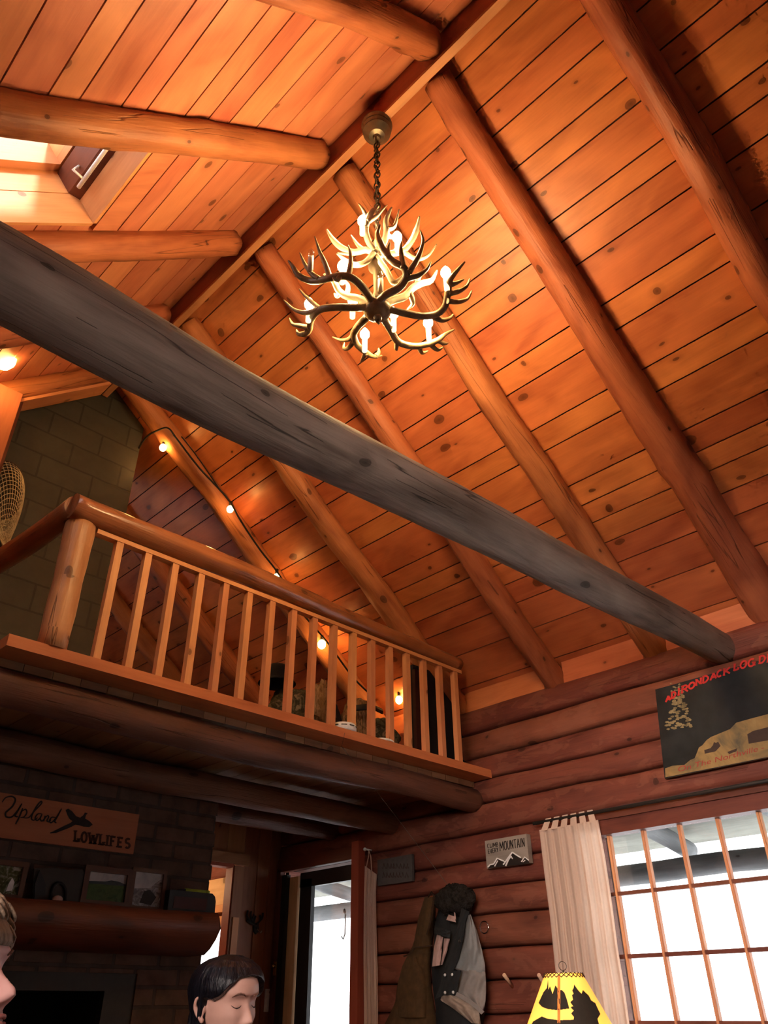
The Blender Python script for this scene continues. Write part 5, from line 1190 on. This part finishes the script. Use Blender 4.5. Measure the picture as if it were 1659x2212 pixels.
def remeshed(mb, name, mats, parent, voxel, smooth=2):
    o = mb.build('tmp', mats, None, origin=(0, 0, 0))
    m = o.modifiers.new('r', 'REMESH'); m.mode = 'VOXEL'; m.voxel_size = voxel; m.use_smooth_shade = True
    s = o.modifiers.new('s', 'SMOOTH'); s.factor = .5; s.iterations = smooth
    bpy.context.view_layer.update(); dg = bpy.context.evaluated_depsgraph_get()
    me = bpy.data.meshes.new_from_object(o.evaluated_get(dg)); me.name = name
    org = V(parent['_o']); me.transform(Matrix.Translation(-org))
    bpy.data.objects.remove(o); r = bpy.data.objects.new(name, me); COL.objects.link(r); r.parent = parent; r['_o'] = tuple(org)
    if not me.materials:
        for q in mats: me.materials.append(MATS[q])
    return r
def person(loc, f, pitch, roll, label, male, skin, hair, shirt, hemf, hair_len, vol):
    """seated figure whose head centre (eye level) is loc; f = horizontal facing direction"""
    f = V(f).normalized(); l = V((-f.y, f.x, 0)); B = Matrix((f, l, V((0, 0, 1)))).transposed()
    Hm = B @ Matrix.Rotation(pitch, 3, 'Y') @ Matrix.Rotation(roll, 3, 'X'); loc = V(loc)
    HP = lambda p: loc + Hm @ V(p); BP = lambda x, y, z: loc + B @ V((x, y, z if z < -.9 else z * .96 + .028))
    root = thing('person', (loc.x, loc.y, 0), label, 'person')
    # body: head loft, ears, neck, torso, arms with hands, legs
    mb = MB(); nz, na = 110, 120; zs = [lerp(-.118, .112, (1 - cos(pi * i / nz)) / 2 * .35 + i / nz * .65) for i in range(nz + 1)]
    mb.grid(lambda i, j: HP(face(zs[round(j * nz)], 2 * pi * i, male)), na, nz, closed=True)
    for e, zz in ((0, 0), (1, 0)):
        pass
    nb = len(mb.v); idx = [i * (nz + 1) for i in range(na)]; mb.face(idx, [(0, 0)] * na)
    for s in (-1, 1):
        c = V((-.012, s * .073, -.018))
        ear = [V((-.004, 0, .022)), V((-.016, s * .008, .030)), V((-.028, s * .014, .022)), V((-.031, s * .014, .004)), V((-.023, s * .010, -.014)), V((-.010, s * .004, -.026)), V((-.004, 0, -.030))]
        mb.tube([HP(c + q) for q in spline(ear, 4)], [.0055 if q < 20 else .007 for q in range(25)], 8)
        mb.sphere(HP(c + V((-.014, s * .003, 0))), .02, 12, 8, sq=(.7, .22, 1.2), rot=Hm)
    nk = [HP((-.022, 0, -.05)), HP((-.03, 0, -.10)), BP(-.055, 0, -.17), BP(-.06, 0, -.22)]
    mb.tube(spline(nk, 4), [(.052 if not male else .06) + .006 * abs(q - 6) / 6 for q in range(13)], 20)
    w = 1.12 if male else 1.0
    tor = [BP(-.06, 0, -.20), BP(-.06, 0, -.26), BP(-.055, 0, -.36), BP(-.05, 0, -.48), BP(-.05, 0, -.60), BP(-.05, 0, -.72), BP(-.05, 0, -.80)]
    rt_ = [.06, .095, .115, .105, .10, .125, .11]
    def limbs(mb, k, torso=True, arms=True, legs=True, hands=True):
        if torso: mb.tube(spline(tor, 4), [interp([(i, r) for i, r in enumerate(rt_)], q / 4) * w + k for q in range(25)], 22, up=f, flat=1.42)
        for s in (-1, 1):
            if arms:
                ch = [BP(-.06, s * .07, -.235), BP(-.06, s * .165 * w, -.255), BP(-.055, s * .20 * w, -.33), BP(-.03, s * .225 * w, -.45), BP(.0, s * .225 * w, -.545), BP(.09, s * .20, -.575), BP(.20, s * .15, -.60), BP(.27, s * .115, -.615)]
                rr_ = [.05, .058, .052, .045, .04, .04, .033, .026]
                mb.tube(spline(ch, 4), [interp([(i, r) for i, r in enumerate(rr_)], q / 4) * w + k for q in range(29)], 14)
            if hands:
                mb.tube([BP(.265, s * .117, -.615), BP(.30, s * .10, -.62), BP(.345, s * .08, -.628), BP(.36, s * .074, -.63)], [.024, .036, .038, .028], 12, up=(0, 0, 1), flat=1.0)
                for q in range(4):
                    b = V((.35, s * (.108 - .019 * q), -.624)); L = (.062, .072, .068, .052)[q]
                    mb.tube([BP(*b), BP(b.x + L * .5, b.y - s * .006, b.z - .008), BP(b.x + L * .85, b.y - s * .008, b.z - .026), BP(b.x + L, b.y - s * .008, b.z - .045)], [.0095, .009, .008, .0065], 8)
                mb.tube([BP(.29, s * .075, -.618), BP(.325, s * .045, -.622), BP(.355, s * .035, -.635)], [.013, .011, .008], 8)
            if legs:
                ch = [BP(-.04, s * .085, -.76), BP(.18, s * .10, -.755), BP(.38, s * .12, -.755), BP(.43, s * .12, -.80), BP(.42, s * .12, -.96), BP(.40, s * .12, -loc.z + .08), BP(.44, s * .12, -loc.z + .045), BP(.58, s * .13, -loc.z + .03)]
                rr_ = [.095, .085, .065, .06, .055, .04, .042, .028]
                mb.tube(spline(ch, 4), [interp([(i, r) for i, r in enumerate(rr_)], q / 4) + k for q in range(29)], 14)
    limbs(mb, 0)
    remeshed(mb, 'body', [skin], root, .0036, 3)
    cl = MB(); limbs(cl, .014, True, True, False, False); remeshed(cl, 'shirt', [shirt], root, .012, 3)
    cl = MB(); limbs(cl, .012, False, False, True, False); remeshed(cl, 'trousers', ['trousers'], root, .012, 3)
    # lashes, brows, lips
    for s in (-1, 1):
        ey = lambda yy, z, o: V((lambda p: (p.x + o, p.y, p.z))(face(z, math.asin(max(-1, min(1, yy / interp(WID, z)))), male)))
        mb = MB(); mb.tube([HP(ey(s * y_, z_, .0015)) for y_, z_ in ((.019, -.004), (.025, -.0085), (.032, -.0105), (.039, -.009), (.046, -.004))], [.0006, .0011, .0014, .0013, .0006], 6); mb.build('eyelashes', 'lash', root)
        mb = MB(); mb.tube([HP(ey(s * y_, z_, .0015)) for y_, z_ in ((.014, .018), (.022, .0235), (.032, .026), (.042, .023), (.049, .016))], [.0012, .0022, .0022, .0016, .0008], 6); mb.build('eyebrow', 'brow', root)
    mb = MB()
    for z_, r_ in ((-.0660, .0036), (-.0775, .0042)): mb.tube([HP(ey(y_, z_ - .12 * abs(y_) * (1 if z_ > -.07 else -1), .0005)) for y_ in (-.021, -.012, -.005, 0, .005, .012, .021)], [.001, r_ * .8, r_, r_ * .9, r_, r_ * .8, .001], 8)
    mb.build('lips', 'lips', root)
    # hair shell
    mb = MB(); nu, nv = 96, 60
    def hair_pt(i, j):
        a = -pi + 2 * pi * i; hem = hemf(abs(a), a); tpos = j
        z = lerp(.1118, hem, tpos ** .85)
        top = vol * (.6 + .4 * min(1, max(0, (z + .02) / .1))) * (.45 + .55 * min(1, max(0, (abs(a) - .5) / .7)))
        strand = .003 * noise.noise(V((a * 7, j * 1.5, 3))) + .0015 * noise.noise(V((a * 22, j * 2, 1)))
        zz = max(z, -.035); p = skull(zz, a, top + strand)
        if j > .93 and hem > -.1: p = p.lerp(skull(zz, a, .002), (j - .93) / .07)
        q = HP(p)
        bk = max(0, -cos(a)); q = q + B @ V((-.022 * bk * min(1, max(0, (.11 - z) / .09)), 0, 0))
        if z < -.035:
            dn = (-.035 - z); q = q + V((0, 0, -dn)) + (B @ V((-.12 * dn, 0, 0))) + (B @ V((0, noise.noise(V((a * 5, dn * 6, 0))) * .008, 0)))
        return q
    mb.grid(hair_pt, nu, nv, uvf=lambda i, j: (i, j), closed=True); mb.face([i * (nv + 1) for i in range(nu)], [(i / nu, 0) for i in range(nu)], 0, 0, True); mb.build('hair', hair, root)
    return root, HP
g_ = fw
# woman looking down, seen over her right cheek
al = radians(36); f1 = rgt * cos(al) - fw * sin(al)
def hem_w(b, a):
    d = math.degrees(b)
    return interp([(0, .066), (30, .060), (48, .040), (66, .012), (80, .002), (88, .008), (95, .004), (101, -.06), (108, -.30), (180, -.36)], d)
hw = atD(494, 2163, 2.22)
person(hw, f1, radians(5), radians(2), 'dark-haired woman seated looking down in front of the fireplace', 0, 'skin_f', 'hair_f', 'shirt_f', hem_w, .36, .027)
al = radians(4); f2 = rgt * cos(al) - fw * sin(al)
def hem_m(b, a): return interp([(0, .030), (40, .034), (60, .02), (75, -.01), (88, -.005), (100, .0), (112, -.05), (180, -.075)], math.degrees(b))
hm = atD(-111, 2124, 1.2)
r, HPm = person(hm, f2, radians(-14), 0, 'sandy-haired person in profile close to the camera, only nose and forelock showing', 1, 'skin_m', 'hair_m', 'shirt_m', hem_m, .07, .020)
mb = MB(); rn = random.Random(3)
for k in range(34):
    y = (rn.random() - .5) * .09; z = .062 + rn.random() * .04; x0 = .030 - rn.random() * .02
    pts = [HPm((x0, y, z + .01)), HPm((x0 + .035, y + .004, z + .012 * rn.random() + .005)), HPm((x0 + .050 + .01 * rn.random(), y + .008, z - .02)), HPm((x0 + .044, y + .006, z - .032))]
    mb.tube(spline(pts, 4), [.008 * max(.2, 1 - q / 13) for q in range(13)], 7)
o = mb.build('forelock', 'hair_m', r)
for hd, f_, nm, lb in ((hw, f1, 'stool', 'plain wooden stool under the dark-haired woman'), (hm, f2, 'stool', 'plain wooden stool under the person in profile')):
    c = V((hd.x, hd.y, 0)) - f_ * .02; h = hd.z - .745 - .085; t = thing(nm, c.to_tuple(), lb, 'stool')
    mb = MB(); mb.lathe([(.001, h), (.17, h), (.175, h - .015), (.17, h - .035), (.001, h - .035)], c, 28); mb.build('seat', 'floorwood', t)
    for q in range(4):
        a = pi / 4 + q * pi / 2; d = V((cos(a), sin(a), 0)); mb = MB(); mb.tube([c + d * .11 + V((0, 0, h - .035)), c + d * .16], [.018, .015], 10); mb.build('leg', 'floorwood', t)

# ================================================================= LIGHT
w = bpy.data.worlds.new('overcast'); SC.world = w; w.use_nodes = True
bg = w.node_tree.nodes['Background']; bg.inputs[0].default_value = (1, 1, 1, 1); bg.inputs[1].default_value = 4.2
def area(name, loc, direction, sx, sy, power, col, portal=False):
    L = bpy.data.lights.new(name, 'AREA'); L.shape = 'RECTANGLE'; L.size = sx; L.size_y = sy; L.energy = power; L.color = col
    o = bpy.data.objects.new(name, L); COL.objects.link(o); o.location = loc
    o.rotation_euler = V(direction).to_track_quat('-Z', 'Y').to_euler()
    L.spread = radians(110)
    if portal: L.cycles.is_portal = True; L.spread = pi
    return o
area('portal', (XW + .12, 1.7, Z(.25)), (-1, 0, 0), 2.3, 1.4, 1, (1, 1, 1), True)
area('portal', (XW + .12, 5.3, Z(-.05)), (-1, 0, 0), .7, 2.0, 1, (1, 1, 1), True)
area('portal', (XW + .12, 7.13, Z(.08)), (-1, 0, 0), 1.0, 1.4, 1, (1, 1, 1), True)
pc_ = (PL(HV0, HY0, D + .12) + PL(HV1, HY1, D + .12)) / 2
area('portal', pc_, PL(0, 0, -1) - PL(0, 0, 0), .75, 1.25, 1, (1, 1, 1), True)
wl = area('daylight_fill', (-1.45, .4, 2.3), V((4.6, 2.3, 1.35)) - V((-1.45, .4, 2.3)), 2.0, 1.0, 46, (1, .84, .76)); wl.data.spread = radians(52)  # added fill for unseen windows, aimed at log wall and curtain
area('daylight_fill', (1.2, -2.45, 1.8), (.2, 1, .25), 2.4, 1.3, 3, (1, .88, .82))  # weak added fill; the wall behind the camera has no window
L = bpy.data.lights.new('sun', 'SUN'); L.energy = 7; L.angle = radians(6); L.color = (.96, .98, 1)
o = bpy.data.objects.new('sun', L); COL.objects.link(o); o.location = (0, -4, 9); o.rotation_euler = V((.06, .8, -.6)).to_track_quat('-Z', 'Y').to_euler()
L = bpy.data.lights.new('next_room_lamp', 'POINT'); L.energy = 26; L.color = (1, .72, .42); L.shadow_soft_size = .08
o = bpy.data.objects.new('next_room_lamp', L); COL.objects.link(o); o.location = (3.7, 7.2, 2.2)
SC.view_settings.view_transform = 'Standard'; SC.view_settings.look = 'None'; SC.view_settings.exposure = 0; SC.view_settings.gamma = 1
cy = SC.cycles; cy.use_denoising = True; cy.max_bounces = 4; cy.diffuse_bounces = 2; cy.glossy_bounces = 1; cy.transmission_bounces = 2; cy.transparent_max_bounces = 6; cy.use_adaptive_sampling = True; cy.adaptive_threshold = .12; cy.adaptive_min_samples = 8; cy.sample_clamp_indirect = 4; cy.caustics_reflective = False; cy.caustics_refractive = False
for o in SC.objects:
    if '_o' in o: del o['_o']
